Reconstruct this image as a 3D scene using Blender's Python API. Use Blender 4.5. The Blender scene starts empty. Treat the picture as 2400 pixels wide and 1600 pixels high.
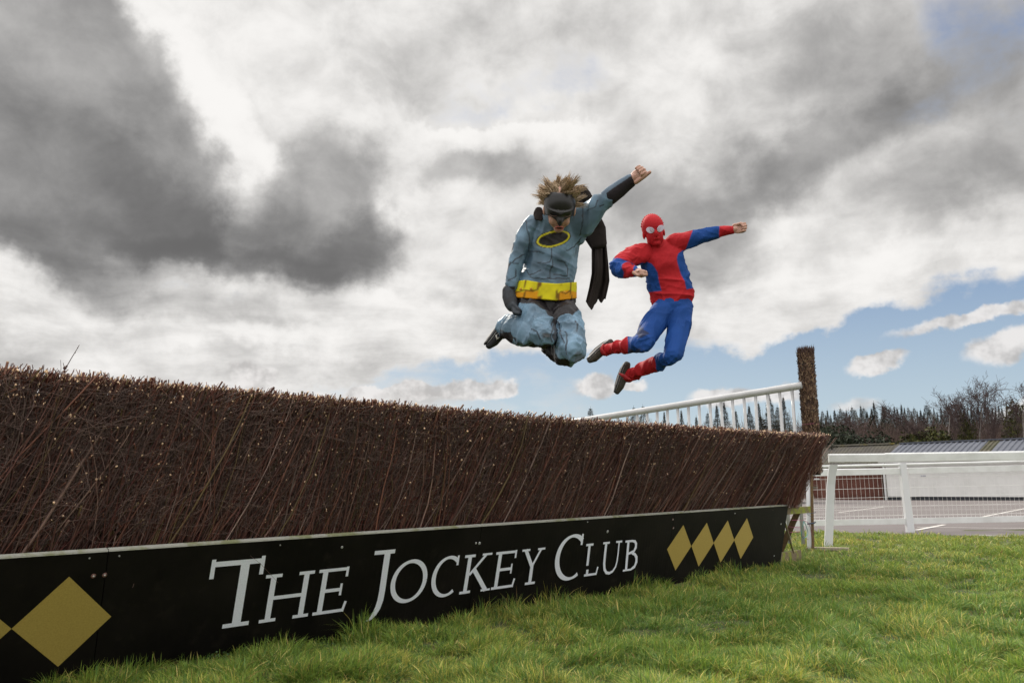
import bpy, bmesh, math, os
import numpy as np
from mathutils import Vector, Matrix, noise as mnoise
PART = os.environ.get('SC_PART', 'all')          # quick tests only; the full scene is the default
SC = bpy.context.scene
COL = SC.collection
rng = np.random.default_rng(7)

# ---------------------------------------------------------------- camera
F = 1930.0; TH = math.atan(331/F); ROLL = math.radians(0.6); CH = 0.92
_c, _s = math.cos(ROLL), math.sin(ROLL)
_f = np.array([0, math.cos(TH), math.sin(TH)]); _u0 = np.array([0, -math.sin(TH), math.cos(TH)]); _r0 = np.array([1., 0, 0])
CR = _r0*_c-_u0*_s; CU = _u0*_c+_r0*_s
cam_d = bpy.data.cameras.new('camera'); cam = bpy.data.objects.new('camera', cam_d); COL.objects.link(cam)
cam_d.sensor_width = 36; cam_d.lens = 36*F/2400; cam_d.clip_start = 0.05; cam_d.clip_end = 5000
M = Matrix(((CR[0], CU[0], -_f[0], 0), (CR[1], CU[1], -_f[1], 0), (CR[2], CU[2], -_f[2], CH), (0, 0, 0, 1)))
cam.matrix_world = M
SC.camera = cam

def ray(px, py):
    return _f+CR*((px-1200)/F)+CU*((800-py)/F)
O = np.array([0, 0, CH])
def atY(px, py, Y):
    d = ray(px, py); return O+d*(Y/d[1])
def onz(px, py, z):
    d = ray(px, py); return O+d*((z-CH)/d[2])
def pxz(px, Y, z):              # world point at image column px, world depth Y, height z
    lo, hi = -2000., 4000.
    for _ in range(50):
        m = (lo+hi)/2
        if atY(px, m, Y)[2] > z: lo = m
        else: hi = m
    return atY(px, lo, Y)

# ---------------------------------------------------------------- view / exposure
SC.view_settings.view_transform = 'Standard'; SC.view_settings.look = 'None'
SC.view_settings.exposure = 0.0; SC.view_settings.gamma = 1.0
SC.view_settings.use_curve_mapping = False

# ---------------------------------------------------------------- sun
SUN_AZ, SUN_EL = math.radians(-24), math.radians(36)
sl = bpy.data.lights.new('sun', 'SUN'); sl.energy = 3.2; sl.angle = math.radians(5); sl.color = (1, .93, .82)
sun = bpy.data.objects.new('sun', sl); COL.objects.link(sun)
sd = Vector((math.sin(SUN_AZ)*math.cos(SUN_EL), math.cos(SUN_AZ)*math.cos(SUN_EL), math.sin(SUN_EL)))
sun.rotation_euler = sd.to_track_quat('Z', 'Y').to_euler(); sun.location = (-10, 20, 30)

# ---------------------------------------------------------------- world: blue sky with layered clouds
def azel(px, py):
    d = ray(px, py); d = d/np.linalg.norm(d)
    return math.atan2(d[0], d[1]), math.asin(d[2])
W = bpy.data.worlds.new('World'); SC.world = W; W.use_nodes = True
nt = W.node_tree; nt.nodes.clear(); NN = nt.nodes.new; LK = nt.links.new
def inp(sock, v):
    if isinstance(v, bpy.types.NodeSocket): LK(v, sock)
    else: sock.default_value = v
def mth(op, a, b=None, c=None, cl=False):
    n = NN('ShaderNodeMath'); n.operation = op; n.use_clamp = cl; inp(n.inputs[0], a)
    if b is not None: inp(n.inputs[1], b)
    if c is not None: inp(n.inputs[2], c)
    return n.outputs[0]
def vmth(op, a, b=None, c=None):
    n = NN('ShaderNodeVectorMath'); n.operation = op; inp(n.inputs[0], a)
    if b is not None: inp(n.inputs[3 if op == 'SCALE' else 1], b)
    if c is not None: inp(n.inputs[2], c)
    return n.outputs['Value'] if op in ('LENGTH', 'DOT_PRODUCT') else n.outputs[0]
def comb(x, y, z):
    n = NN('ShaderNodeCombineXYZ'); inp(n.inputs[0], x); inp(n.inputs[1], y); inp(n.inputs[2], z); return n.outputs[0]
def noisen(v, scale, det=6, rough=.55, dist=0., col=False, lac=2.):
    n = NN('ShaderNodeTexNoise'); n.noise_dimensions = '3D'; inp(n.inputs['Vector'], v); n.inputs['Scale'].default_value = scale
    n.inputs['Detail'].default_value = det; n.inputs['Roughness'].default_value = rough; n.inputs['Distortion'].default_value = dist
    n.inputs['Lacunarity'].default_value = lac
    return n.outputs['Color'] if col else n.outputs['Fac']
def ramp(x, a, b, lo=0., hi=1.):
    n = NN('ShaderNodeMapRange'); n.interpolation_type = 'SMOOTHSTEP'; inp(n.inputs['Value'], x)
    for k, v in zip(('From Min', 'From Max', 'To Min', 'To Max'), (a, b, lo, hi)): inp(n.inputs[k], v)
    return n.outputs[0]
def mixc(f, a, b):
    n = NN('ShaderNodeMix'); n.data_type = 'RGBA'; inp(n.inputs[0], f)
    inp(n.inputs[6], a if not isinstance(a, tuple) else (*a, 1)); inp(n.inputs[7], b if not isinstance(b, tuple) else (*b, 1)); return n.outputs[2]
tc = NN('ShaderNodeTexCoord'); Dv = tc.outputs['Generated']
sx = NN('ShaderNodeSeparateXYZ'); LK(Dv, sx.inputs[0]); dx, dy, dz = sx.outputs
AZ = mth('ARCTAN2', dx, dy); EL = mth('ARCSINE', dz)
den = mth('ADD', mth('MAXIMUM', dz, 0.0), 0.16)
plane = comb(mth('DIVIDE', dx, den), mth('DIVIDE', dy, den), 0.)      # cloud-deck coordinates
UV = comb(AZ, EL, 0.)
w1 = vmth('SUBTRACT', noisen(UV, 7, 2, .5, col=True), (.5, .5, .5))
w2 = vmth('SUBTRACT', noisen(UV, 26, 4, .6, col=True), (.5, .5, .5))
UVW = vmth('ADD', vmth('ADD', UV, vmth('SCALE', w1, .12)), vmth('SCALE', w2, .050))
UVC = vmth('ADD', vmth('ADD', UV, vmth('SCALE', w1, .03)), vmth('SCALE', w2, .03))
def blob(px, py, rx, ry, rot=0, inner=.0, uv=UVW):
    u, v = azel(px, py)
    m = NN('ShaderNodeMapping'); m.vector_type = 'TEXTURE'; LK(uv, m.inputs['Vector'])
    m.inputs['Location'].default_value = (u, v, 0); m.inputs['Rotation'].default_value = (0, 0, math.radians(-rot))
    m.inputs['Scale'].default_value = (rx/F*.93, ry/F*.93, 1)
    # flatten the third axis: noise in z is tiny, so length is effectively 2-D
    return ramp(vmth('LENGTH', vmth('MULTIPLY', m.outputs[0], (1, 1, 0))), 1.0, inner)
def wsum(items, uv=UVW, base=None):
    acc = base
    for it in items:
        w = it[0]; b = blob(*it[1:], uv=uv)
        acc = mth('MULTIPLY', b, w) if acc is None else mth('MULTIPLY_ADD', b, w, acc)
    return acc
# rot is counted so that a positive angle drops to the right in the picture
LUMB = [  # weight, px, py, rx, ry, rot, inner
    (-.33, 20, 200, 690, 330, 36, .78), (-.06, 250, 430, 560, 170, 25, .1), (.07, 60, 60, 260, 200, 30, .1), (-.08, 420, 470, 330, 110, 32, .2),
    (-.24, 765, 490, 215, 280, 6, .6), (-.22, 850, 585, 200, 140, -35, .4), (-.10, 640, 540, 200, 130, 20, .2), (-.18, 540, 615, 340, 75, 8, .3), (-.06, 500, 520, 420, 120, 25, .3), (-.08, 330, 555, 330, 80, 12, .2), (-.10, 60, 560, 170, 90, 20, .2),
    (.12, 400, 130, 120, 330, -38, .2), (.16, 570, 300, 70, 200, -38, .1), (.06, 350, 720, 500, 60, -3, 0), (.06, 560, 60, 260, 140, 0, 0), (-.05, 1000, 120, 400, 130, 0, 0), (-.10, 1250, 100, 300, 120, 0, 0), (-.10, 900, 190, 200, 60, 0, 0),
    (-.17, 1130, 400, 230, 90, 0, .4), (-.15, 1420, 410, 300, 110, -4, .2), (-.19, 1640, 440, 360, 130, -14, .2), (-.20, 1930, 120, 240, 300, -35, .2), (-.20, 2270, 190, 330, 320, 10, .3), (-.08, 1700, 60, 260, 100, 0, 0),
    (-.16, 1660, 590, 210, 110, 0, .3), (-.20, 1950, 350, 520, 130, -20, .3), (-.14, 2200, 450, 400, 110, -10, .2), (-.08, 1230, 560, 140, 200, 0, 0), (-.10, 1750, 260, 220, 110, -20, 0),
    (.08, 2100, 625, 500, 60, -9, .1), (-.07, 1500, 520, 300, 140, 0, 0), (.03, 1620, 150, 150, 160, -10, .1), (.08, 970, 520, 70, 220, 0, 0),
    (-.12, 560, 740, 320, 50, 0, 0), (-.08, 60, 700, 160, 50, 0, 0), (-.16, 40, 815, 160, 60, 10, 0), (-.10, 700, 860, 560, 50, 0, 0), (-.06, 1000, 700, 300, 40, 5, 0), (.08, 600, 800, 400, 30, -4, 0), (.09, 150, 650, 500, 70, 0, 0), (.05, 900, 700, 300, 80, 0, 0), (-.07, 1250, 330, 500, 60, 0, 0), (-.08, 1880, 420, 300, 80, -20, 0)]
lum = wsum(LUMB, base=0.90)
BLUEB = [  # where the blue opens
    (.95, 2300, 800, 700, 160, -10, .4), (1.0, 2000, 900, 760, 150, -6, .45), (.80, 1400, 905, 640, 120, -5, .35), (.50, 950, 900, 600, 60, -6, 0), (.5, 1500, 830, 260, 60, -14, 0),
    (.40, 1380, 190, 260, 110, 12, .0), (.30, 1180, 225, 300, 60, 0, .0), (.62, 2380, 60, 330, 190, 20, .0), (.30, 2260, 250, 300, 110, 10, 0), (.32, 560, 725, 220, 40, 5, 0), (.22, 1050, 190, 260, 90, 0, 0)]
blue = wsum(BLUEB)
st = noisen(plane, 2.0, 4, .58, .4)
bil = noisen(vmth('MULTIPLY', UV, (1, 1.3, 1)), 11, 7, .60, .25)
streak = noisen(vmth('MULTIPLY', vmth('ADD', UV, vmth('SCALE', w1, .05)), (1, 5.0, 1)), 9, 5, .6, .2)
def c5(x): return mth('SUBTRACT', x, .5)
dark = ramp(lum, .8, .6)                          # dense cloud is smooth, thin cloud is textured
amp = mth('MULTIPLY_ADD', dark, -.16, .50)
lum = mth('MULTIPLY_ADD', c5(bil), amp, lum)
lum = mth('MULTIPLY_ADD', c5(st), .20, lum)
low = ramp(EL, .36, .16)
lum = mth('MULTIPLY_ADD', mth('MULTIPLY', c5(streak), low), .28, lum)
cov = mth('SUBTRACT', 1.0, mth('MULTIPLY_ADD', mth('MULTIPLY', c5(streak), mth('MULTIPLY_ADD', low, .8, .15)), 1.0, mth('MULTIPLY_ADD', c5(bil), 1.0, blue)))
cov = ramp(cov, .10, .80)
PUFF = [(1., 590, 880, 78, 42, 0, .5), (1., 860, 918, 70, 26, 0, .5), (1., 960, 920, 90, 24, 0, .5), (1., 1080, 915, 90, 34, 0, .5), (1., 1170, 908, 70, 38, 0, .5),
        (1., 1400, 905, 70, 44, 0, .5), (.9, 1490, 905, 50, 20, 0, .3), (1., 1690, 930, 110, 34, 0, .4), (.8, 1820, 920, 90, 30, -10, .3), (1., 2060, 850, 90, 26, -12, .4), (.95, 2360, 815, 110, 48, -15, .4),
        (.6, 2000, 945, 90, 24, 0, .2), (.9, 2300, 740, 260, 22, -9, .3), (.6, 760, 925, 110, 18, 0, .3)]
puff = wsum(PUFF, uv=UVC)
puff = ramp(puff, .06, .85)
pshade = ramp(mth('MULTIPLY_ADD', c5(bil), .6, noisen(UV, 38, 3, .55)), .3, .65, .52, .86)
# crisp sunlit top edge of the middle cloud bank
sepw = NN('ShaderNodeSeparateXYZ'); LK(vmth('ADD', UV, vmth('ADD', vmth('SCALE', w1, .03), vmth('SCALE', w2, .045))), sepw.inputs[0])
e0 = azel(1200, 285)[1]; x0, x1 = azel(860, 300)[0], azel(1480, 300)[0]
dd = mth('SUBTRACT', e0, sepw.outputs[1])
prof = mth('MULTIPLY', ramp(dd, -.004, .004), ramp(dd, .050, .002))
prof = mth('MULTIPLY', prof, mth('MULTIPLY', ramp(AZ, x0, x0+.12), ramp(AZ, x1, x1-.09)))
lum = mth('MULTIPLY_ADD', prof, .12, lum)
lo_ = NN('ShaderNodeMath'); lo_.operation = 'SMOOTH_MAX'; LK(lum, lo_.inputs[0]); lo_.inputs[1].default_value = .40; lo_.inputs[2].default_value = .22
hi_ = NN('ShaderNodeMath'); hi_.operation = 'SMOOTH_MIN'; LK(lo_.outputs[0], hi_.inputs[0]); hi_.inputs[1].default_value = .975; hi_.inputs[2].default_value = .14
lum = hi_.outputs[0]
# colours: display-ish luminance -> linear radiance, warm greys
lin = mth('POWER', lum, 2.1)
warm = mixc(ramp(lum, .3, .85), (1.0, .985, .985), (1.0, .98, .955))
cc = vmth('SCALE', warm, lin)
# blue of the clear sky: Nishita
sk = NN('ShaderNodeTexSky'); sk.sky_type = 'NISHITA'; sk.sun_disc = False; sk.sun_elevation = SUN_EL; sk.sun_rotation = SUN_AZ
sk.air_density = 1.0; sk.dust_density = .8
bg_grad = mixc(ramp(EL, .03, .30), (.50, .62, .71), (.20, .31, .52))
bg_grad = mixc(ramp(EL, .35, .6), bg_grad, (.24, .27, .40))
bl = mixc(.85, vmth('SCALE', sk.outputs[0], .10), bg_grad)
col = mixc(cov, bl, cc)
pc = vmth('SCALE', comb(1.0, .97, .95), pshade)
col = mixc(mth('MULTIPLY', puff, .93), col, pc)
# unseen sky behind the camera and overhead brightened, adding front and top light
back = mth('MULTIPLY_ADD', ramp(dy, .35, -.5), .45, 1.0)
back = mth('MULTIPLY_ADD', ramp(EL, .62, 1.15), 2.1, back)
col = vmth('SCALE', col, mth('MULTIPLY', back, 10.0))
bg = NN('ShaderNodeBackground'); LK(col, bg.inputs[0]); bg.inputs[1].default_value = .1
wo = NN('ShaderNodeOutputWorld'); LK(bg.outputs[0], wo.inputs[0])
W.cycles.sampling_method = 'NONE'

# ---------------------------------------------------------------- helpers
def tagobj(o, label=None, cat=None, group=None, kind=None):
    if label: o['label'] = label
    if cat: o['category'] = cat
    if group: o['group'] = group
    if kind: o['kind'] = kind
    return o
def empty(name, loc, label, cat, group=None):
    o = bpy.data.objects.new(name, None); COL.objects.link(o); o.location = loc; o.empty_display_size = .1
    return tagobj(o, label, cat, group)
def link(name, me, mat, parent=None, smooth=False):
    if mat is not None and not me.materials: me.materials.append(mat)
    o = bpy.data.objects.new(name, me); COL.objects.link(o)
    if parent is not None:
        o.parent = parent
        def wm(p): return p.matrix_basis.copy() if p.parent is None else wm(p.parent) @ p.matrix_parent_inverse @ p.matrix_basis
        o.matrix_parent_inverse = wm(parent).inverted()
    if smooth: me.shade_smooth()
    return o
def mesh_np(name, V, Fq, col=None, tri=False, mats=None):
    """V (n,3), Fq (m,k) uniform face size"""
    V = np.asarray(V, np.float32); Fq = np.asarray(Fq, np.int32)
    me = bpy.data.meshes.new(name); n, k = Fq.shape
    me.vertices.add(len(V)); me.vertices.foreach_set('co', V.ravel())
    me.loops.add(n*k); me.loops.foreach_set('vertex_index', Fq.ravel())
    me.polygons.add(n); me.polygons.foreach_set('loop_start', np.arange(0, n*k, k, dtype=np.int32))
    try: me.polygons.foreach_set('loop_total', np.full(n, k, np.int32))
    except Exception: pass
    me.update(calc_edges=True)
    if col is not None: setcol(me, col)
    return me
def setcol(me, col):
    c = np.asarray(col, np.float32)
    if c.shape[1] == 3: c = np.hstack([c, np.ones((len(c), 1), np.float32)])
    a = me.color_attributes.new('Col', 'FLOAT_COLOR', 'POINT'); a.data.foreach_set('color', c.ravel())
def pyd(name, V, Fc):
    me = bpy.data.meshes.new(name); me.from_pydata([tuple(map(float, v)) for v in V], [], [tuple(f) for f in Fc]); me.update(); return me
def tubes(P, R, C=None, m=3, taper_close=True):
    """P (n,k,3) polylines, R (n,k) radii, C (n,k,3) colours -> V,F,Col"""
    P = np.asarray(P, float); n, k, _ = P.shape
    T = np.empty_like(P); T[:, 1:-1] = P[:, 2:]-P[:, :-2]; T[:, 0] = P[:, 1]-P[:, 0]; T[:, -1] = P[:, -1]-P[:, -2]
    T /= np.linalg.norm(T, axis=2, keepdims=True)+1e-9
    ref = np.where(np.abs(T[..., 2:3]) > .9, np.array([1., 0, 0]), np.array([0, 0, 1.]))
    U = np.cross(T, ref); U /= np.linalg.norm(U, axis=2, keepdims=True)+1e-9
    Vv = np.cross(T, U)
    a = np.arange(m)*2*np.pi/m
    ring = P[:, :, None, :]+R[:, :, None, None]*(np.cos(a)[None, None, :, None]*U[:, :, None, :]+np.sin(a)[None, None, :, None]*Vv[:, :, None, :])
    V = ring.reshape(-1, 3)
    base = (np.arange(n)*k*m)[:, None, None]+(np.arange(k-1)*m)[None, :, None]+np.arange(m)[None, None, :]
    nx = (np.arange(n)*k*m)[:, None, None]+(np.arange(k-1)*m)[None, :, None]+((np.arange(m)+1) % m)[None, None, :]
    Fq = np.stack([base, nx, nx+m, base+m], -1).reshape(-1, 4)
    Cv = None if C is None else np.repeat(np.asarray(C).reshape(-1, 3), m, axis=0)
    return V, Fq, Cv
class MB:
    def __init__(s): s.v = []; s.f = []; s.c = []
    def add(s, V, Fc, col=None):
        b = len(s.v); s.v += [tuple(map(float, x)) for x in V]; s.f += [tuple(int(i)+b for i in f) for f in Fc]
        s.c += [tuple(col) if col is not None else (.5, .5, .5)]*len(V)
    def hexa(s, P8, col=None):     # 8 corners: bottom 4 ccw, top 4 ccw
        s.add(P8, [(3, 2, 1, 0), (4, 5, 6, 7), (0, 1, 5, 4), (1, 2, 6, 5), (2, 3, 7, 6), (3, 0, 4, 7)], col)
    def box(s, c, ax, ay, az, col=None):   # centre + half-axis vectors
        c = np.asarray(c, float); ax, ay, az = map(np.asarray, (ax, ay, az))
        s.hexa([c-ax-ay-az, c+ax-ay-az, c+ax+ay-az, c-ax+ay-az, c-ax-ay+az, c+ax-ay+az, c+ax+ay+az, c-ax+ay+az], col)
    def tube(s, P, r, m=12, col=None, caps=True):
        P = np.asarray(P, float); k = len(P); R = np.full(k, r) if np.isscalar(r) else np.asarray(r, float)
        V, Fq, _ = tubes(P[None], R[None], None, m); Fq = [tuple(f) for f in Fq]
        if caps: Fq += [tuple(range(m))[::-1], tuple(range((k-1)*m, k*m))]
        s.add(V, Fq, col)
    def build(s, name, mat, parent=None, smooth=False, usecol=False, bevel=0):
        me = pyd(name, s.v, s.f)
        if usecol: setcol(me, np.array(s.c))
        bm = bmesh.new(); bm.from_mesh(me); bmesh.ops.recalc_face_normals(bm, faces=bm.faces)
        if bevel: bmesh.ops.bevel(bm, geom=list(bm.edges), offset=bevel, segments=2, affect='EDGES', profile=.7, clamp_overlap=True)
        bm.to_mesh(me); bm.free()
        return link(name, me, mat, parent, smooth)

def mat(name, col=(.5, .5, .5), rough=.6, attr=False, noise=None, bump=None, metal=0., spec=.5, sheen=0, trans=None, coat=0, sss=0):
    """noise=(scale, col2, lo, hi); bump=(scale, strength, dist)"""
    m = bpy.data.materials.new(name); m.use_nodes = True; t = m.node_tree; b = t.nodes['Principled BSDF']
    b.inputs['Roughness'].default_value = rough; b.inputs['Metallic'].default_value = metal; b.inputs['Specular IOR Level'].default_value = spec
    if sheen: b.inputs['Sheen Weight'].default_value = sheen
    if coat: b.inputs['Coat Weight'].default_value = coat; b.inputs['Coat Roughness'].default_value = .15
    if sss: b.inputs['Subsurface Weight'].default_value = sss; b.inputs['Subsurface Radius'].default_value = (.012, .005, .003); b.inputs['Subsurface Scale'].default_value = 1
    cur = None
    if attr:
        a = t.nodes.new('ShaderNodeVertexColor'); a.layer_name = 'Col'; cur = a.outputs[0]
    tc = t.nodes.new('ShaderNodeTexCoord')
    if noise:
        for (sc, c2, lo, hi) in (noise if isinstance(noise, list) else [noise]):
            n = t.nodes.new('ShaderNodeTexNoise'); n.inputs['Scale'].default_value = sc; n.inputs['Detail'].default_value = 6; n.inputs['Roughness'].default_value = .6
            t.links.new(tc.outputs['Object'], n.inputs['Vector'])
            r = t.nodes.new('ShaderNodeMapRange'); r.inputs[1].default_value = lo; r.inputs[2].default_value = hi; t.links.new(n.outputs[0], r.inputs[0])
            x = t.nodes.new('ShaderNodeMix'); x.data_type = 'RGBA'; t.links.new(r.outputs[0], x.inputs[0])
            if cur is None: x.inputs[6].default_value = (*col, 1)
            else: t.links.new(cur, x.inputs[6])
            x.inputs[7].default_value = (*c2, 1); cur = x.outputs[2]
    if cur is None: b.inputs['Base Color'].default_value = (*col, 1)
    else: t.links.new(cur, b.inputs['Base Color'])
    if bump:
        n = t.nodes.new('ShaderNodeTexNoise'); n.inputs['Scale'].default_value = bump[0]; n.inputs['Detail'].default_value = 5
        t.links.new(tc.outputs['Object'], n.inputs['Vector'])
        bp = t.nodes.new('ShaderNodeBump'); bp.inputs['Strength'].default_value = bump[1]; bp.inputs['Distance'].default_value = bump[2]
        t.links.new(n.outputs[0], bp.inputs['Height']); t.links.new(bp.outputs[0], b.inputs['Normal'])
    if trans:
        td = t.nodes.new('ShaderNodeBsdfTranslucent'); mx = t.nodes.new('ShaderNodeMixShader'); mx.inputs[0].default_value = trans
        if cur is not None: t.links.new(cur, td.inputs[0])
        else: td.inputs[0].default_value = (*col, 1)
        out = t.nodes['Material Output']; t.links.new(b.outputs[0], mx.inputs[1]); t.links.new(td.outputs[0], mx.inputs[2]); t.links.new(mx.outputs[0], out.inputs[0])
    return m
def smooth1(x, a, b):
    t = np.clip((x-a)/(b-a), 0, 1); return t*t*(3-2*t)

# fast value noise for numpy arrays
_perm = np.random.default_rng(3).random((64, 64, 64))
def vnoise(P, scale=1.0):
    q = np.asarray(P, float)*scale+17.3; i = np.floor(q).astype(int); f = q-i; f = f*f*(3-2*f)
    r = 0
    for a in (0, 1):
        for b in (0, 1):
            for c in (0, 1):
                w = (f[..., 0] if a else 1-f[..., 0])*(f[..., 1] if b else 1-f[..., 1])*(f[..., 2] if c else 1-f[..., 2])
                r = r+w*_perm[(i[..., 0]+a) % 64, (i[..., 1]+b) % 64, (i[..., 2]+c) % 64]
    return r
def fbm(P, scale=1.0, o=4):
    s = 0; a = 1; t = 0
    for k in range(o): s = s+a*vnoise(P, scale*2**k); t += a; a *= .5
    return s/t

# fence frame: D along the fence (to the right and away), NV towards the viewer
_a = math.radians(43.3); D = np.array([math.sin(_a), math.cos(_a), 0]); NV = np.array([math.cos(_a), -math.sin(_a), 0]); UP = np.array([0, 0, 1.])
def sn(s, n, z=0.): return D*s+NV*n+UP*z
def gz(y): return -0.0156*max(0., y-15.0)

# ================================================================ materials
M_grassground = mat('turf soil', (.055, .065, .022), .95, noise=[(9, (.085, .10, .03), .4, .65), (60, (.05, .035, .02), .5, .75)], bump=(80, .6, .03))
M_grass = mat('grass blades', rough=.5, attr=True, spec=.35, trans=.35)
M_asphalt = mat('worn asphalt', (.125, .108, .106), .9, noise=[(.7, (.155, .136, .132), .35, .7), (90, (.11, .095, .095), .45, .7)], bump=(120, .4, .01))
M_line = mat('painted line', (.62, .60, .57), .8, noise=(14, (.36, .33, .31), .5, .7))
M_white = mat('white plastic rail', (.72, .73, .73), .36, noise=[(3, (.54, .545, .53), .45, .8), (40, (.60, .60, .57), .66, .85)], bump=(25, .08, .003))
M_white2 = mat('white pipe', (.52, .52, .53), .32, noise=[(5, (.43, .43, .43), .45, .8), (38, (.42, .42, .40), .68, .85)])
M_post = mat('white moulded post', (.66, .67, .69), .4, noise=(30, (.58, .58, .56), .6, .8))
M_wire = mat('white mesh wire', (.78, .77, .75), .5)
M_board = mat('black board face', (.005, .0042, .0042), .5, noise=[(2.2, (.012, .010, .009), .42, .7), (9, (.016, .013, .011), .58, .75), (130, (.045, .038, .032), .68, .76)], spec=.12, bump=(260, .05, .002))
M_edge = mat('weathered board edge', (.33, .33, .29), .8, noise=[(7, (.20, .21, .11), .5, .62), (60, (.22, .2, .17), .55, .8)])
M_letter = mat('pale grey lettering', (.80, .83, .92), .5, noise=(150, (.70, .73, .80), .45, .7))
M_gold = mat('gold lettering film', (.42, .31, .080), .45, noise=(150, (.35, .255, .062), .4, .65))
M_screw = mat('rusty screw', (.22, .10, .07), .6, noise=(200, (.08, .05, .05), .4, .6))
M_screwhead = mat('screw head', (.55, .55, .56), .35, metal=.6)
M_twig = mat('birch twigs', rough=.62, attr=True, spec=.4)
M_core = mat('packed twigs in dark shade', (.018, .010, .008), .95, noise=(40, (.006, .004, .003), .4, .7))
M_timber = mat('mossy timber', (.21, .165, .10), .9, noise=[(9, (.26, .29, .045), .48, .60), (50, (.07, .055, .04), .55, .75)], bump=(60, .5, .01))
M_stake = mat('brown stake', (.16, .10, .045), .85, noise=(30, (.09, .055, .03), .4, .7))
M_pink = mat('pink twine', (.42, .09, .20), .7)
M_turq = mat('turquoise rope', (.12, .34, .33), .7)
M_navy = mat('dark blue strap', (.03, .05, .09), .5)

# ================================================================ ground, asphalt
def grid_sheet(name, m, y0, y1, x0, x1, nx, ny, zf, kind='structure', label=None):
    xs = np.linspace(x0, x1, nx); ys = y0+(y1-y0)*np.linspace(0, 1, ny)**2.2
    X, Y = np.meshgrid(xs, ys); Z = zf(X, Y)
    V = np.stack([X, Y, Z], -1).reshape(-1, 3); i = np.arange(nx*ny).reshape(ny, nx)
    Fq = np.stack([i[:-1, :-1], i[:-1, 1:], i[1:, 1:], i[1:, :-1]], -1).reshape(-1, 4)
    o = link(name, mesh_np(name, V, Fq), m, None, True); tagobj(o, label, None, None, kind); return o
gA, gB = onz(1900, 1247, 0), onz(2400, 1259, 0)         # where turf meets asphalt
def edge_y(x): return gA[1]+(gB[1]-gA[1])*(x-gA[0])/(gB[0]-gA[0])
def terr(X, Y): return -0.0156*np.maximum(0, Y-15.0)
grid_sheet('ground', M_grassground, -30, 1500, -900, 900, 60, 160, lambda X, Y: np.where(Y < 900, terr(X, np.minimum(Y, 62)), -0.73), label='turf ground running to the horizon')
# asphalt car park sheet, laid 4 mm proud, from the turf edge to the buildings
xs = np.linspace(-40, 90, 90); V = []; Fq = []
for j in range(12):
    t = j/11
    for x in xs:
        y = edge_y(x)+(78-edge_y(x))*t**1.6
        V.append((x, y, terr(0, min(y, 62))+.006))
V = np.array(V); i = np.arange(len(V)).reshape(12, 90)
o = link('car_park_asphalt', mesh_np('car_park_asphalt', V, np.stack([i[:-1, :-1], i[:-1, 1:], i[1:, 1:], i[1:, :-1]], -1).reshape(-1, 4)), M_asphalt)
tagobj(o, 'grey asphalt car park behind the white mesh fence', None, None, 'structure')
def ground_pt(px, py, off=.011):
    lo, hi = 3., 200.
    for _ in range(60):
        m = (lo+hi)/2; p = atY(px, py, m)
        if p[2] > terr(0, min(p[1], 62)): lo = m
        else: hi = m
    p = atY(px, py, lo); p[2] = terr(0, min(p[1], 62))+off; return p
mb = MB()
for (a, b, w) in [((2147, 1243), (2214, 1230), .09), ((2290, 1214), (2420, 1188), .09), ((1965, 1201), (2078, 1187), .1), ((2280, 1254), (2440, 1262), .06), ((2150, 1236), (2420, 1239), .06),
                  ((1900, 1186), (2420, 1183), .12), ((1900, 1196), (2420, 1193), .1), ((1985, 1207), (2420, 1207), .07), ((1900, 1205), (1990, 1203), .08)]:
    p, q = ground_pt(*a), ground_pt(*b); n = 14; d = q-p; d[2] = 0; w_ = np.array([d[1], -d[0], 0])/np.linalg.norm(d)*w/2
    for k in range(n):
        a0, a1 = p+(q-p)*k/n, p+(q-p)*(k+1)/n
        for v in (a0, a1): v[2] = terr(0, min(v[1], 62))+.012
        mb.add([a0-w_, a0+w_, a1+w_, a1-w_], [(0, 1, 2, 3)])
o = mb.build('parking_line', M_line); tagobj(o, 'thin worn white lines painted across the asphalt car park', None, None, 'structure')

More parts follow.
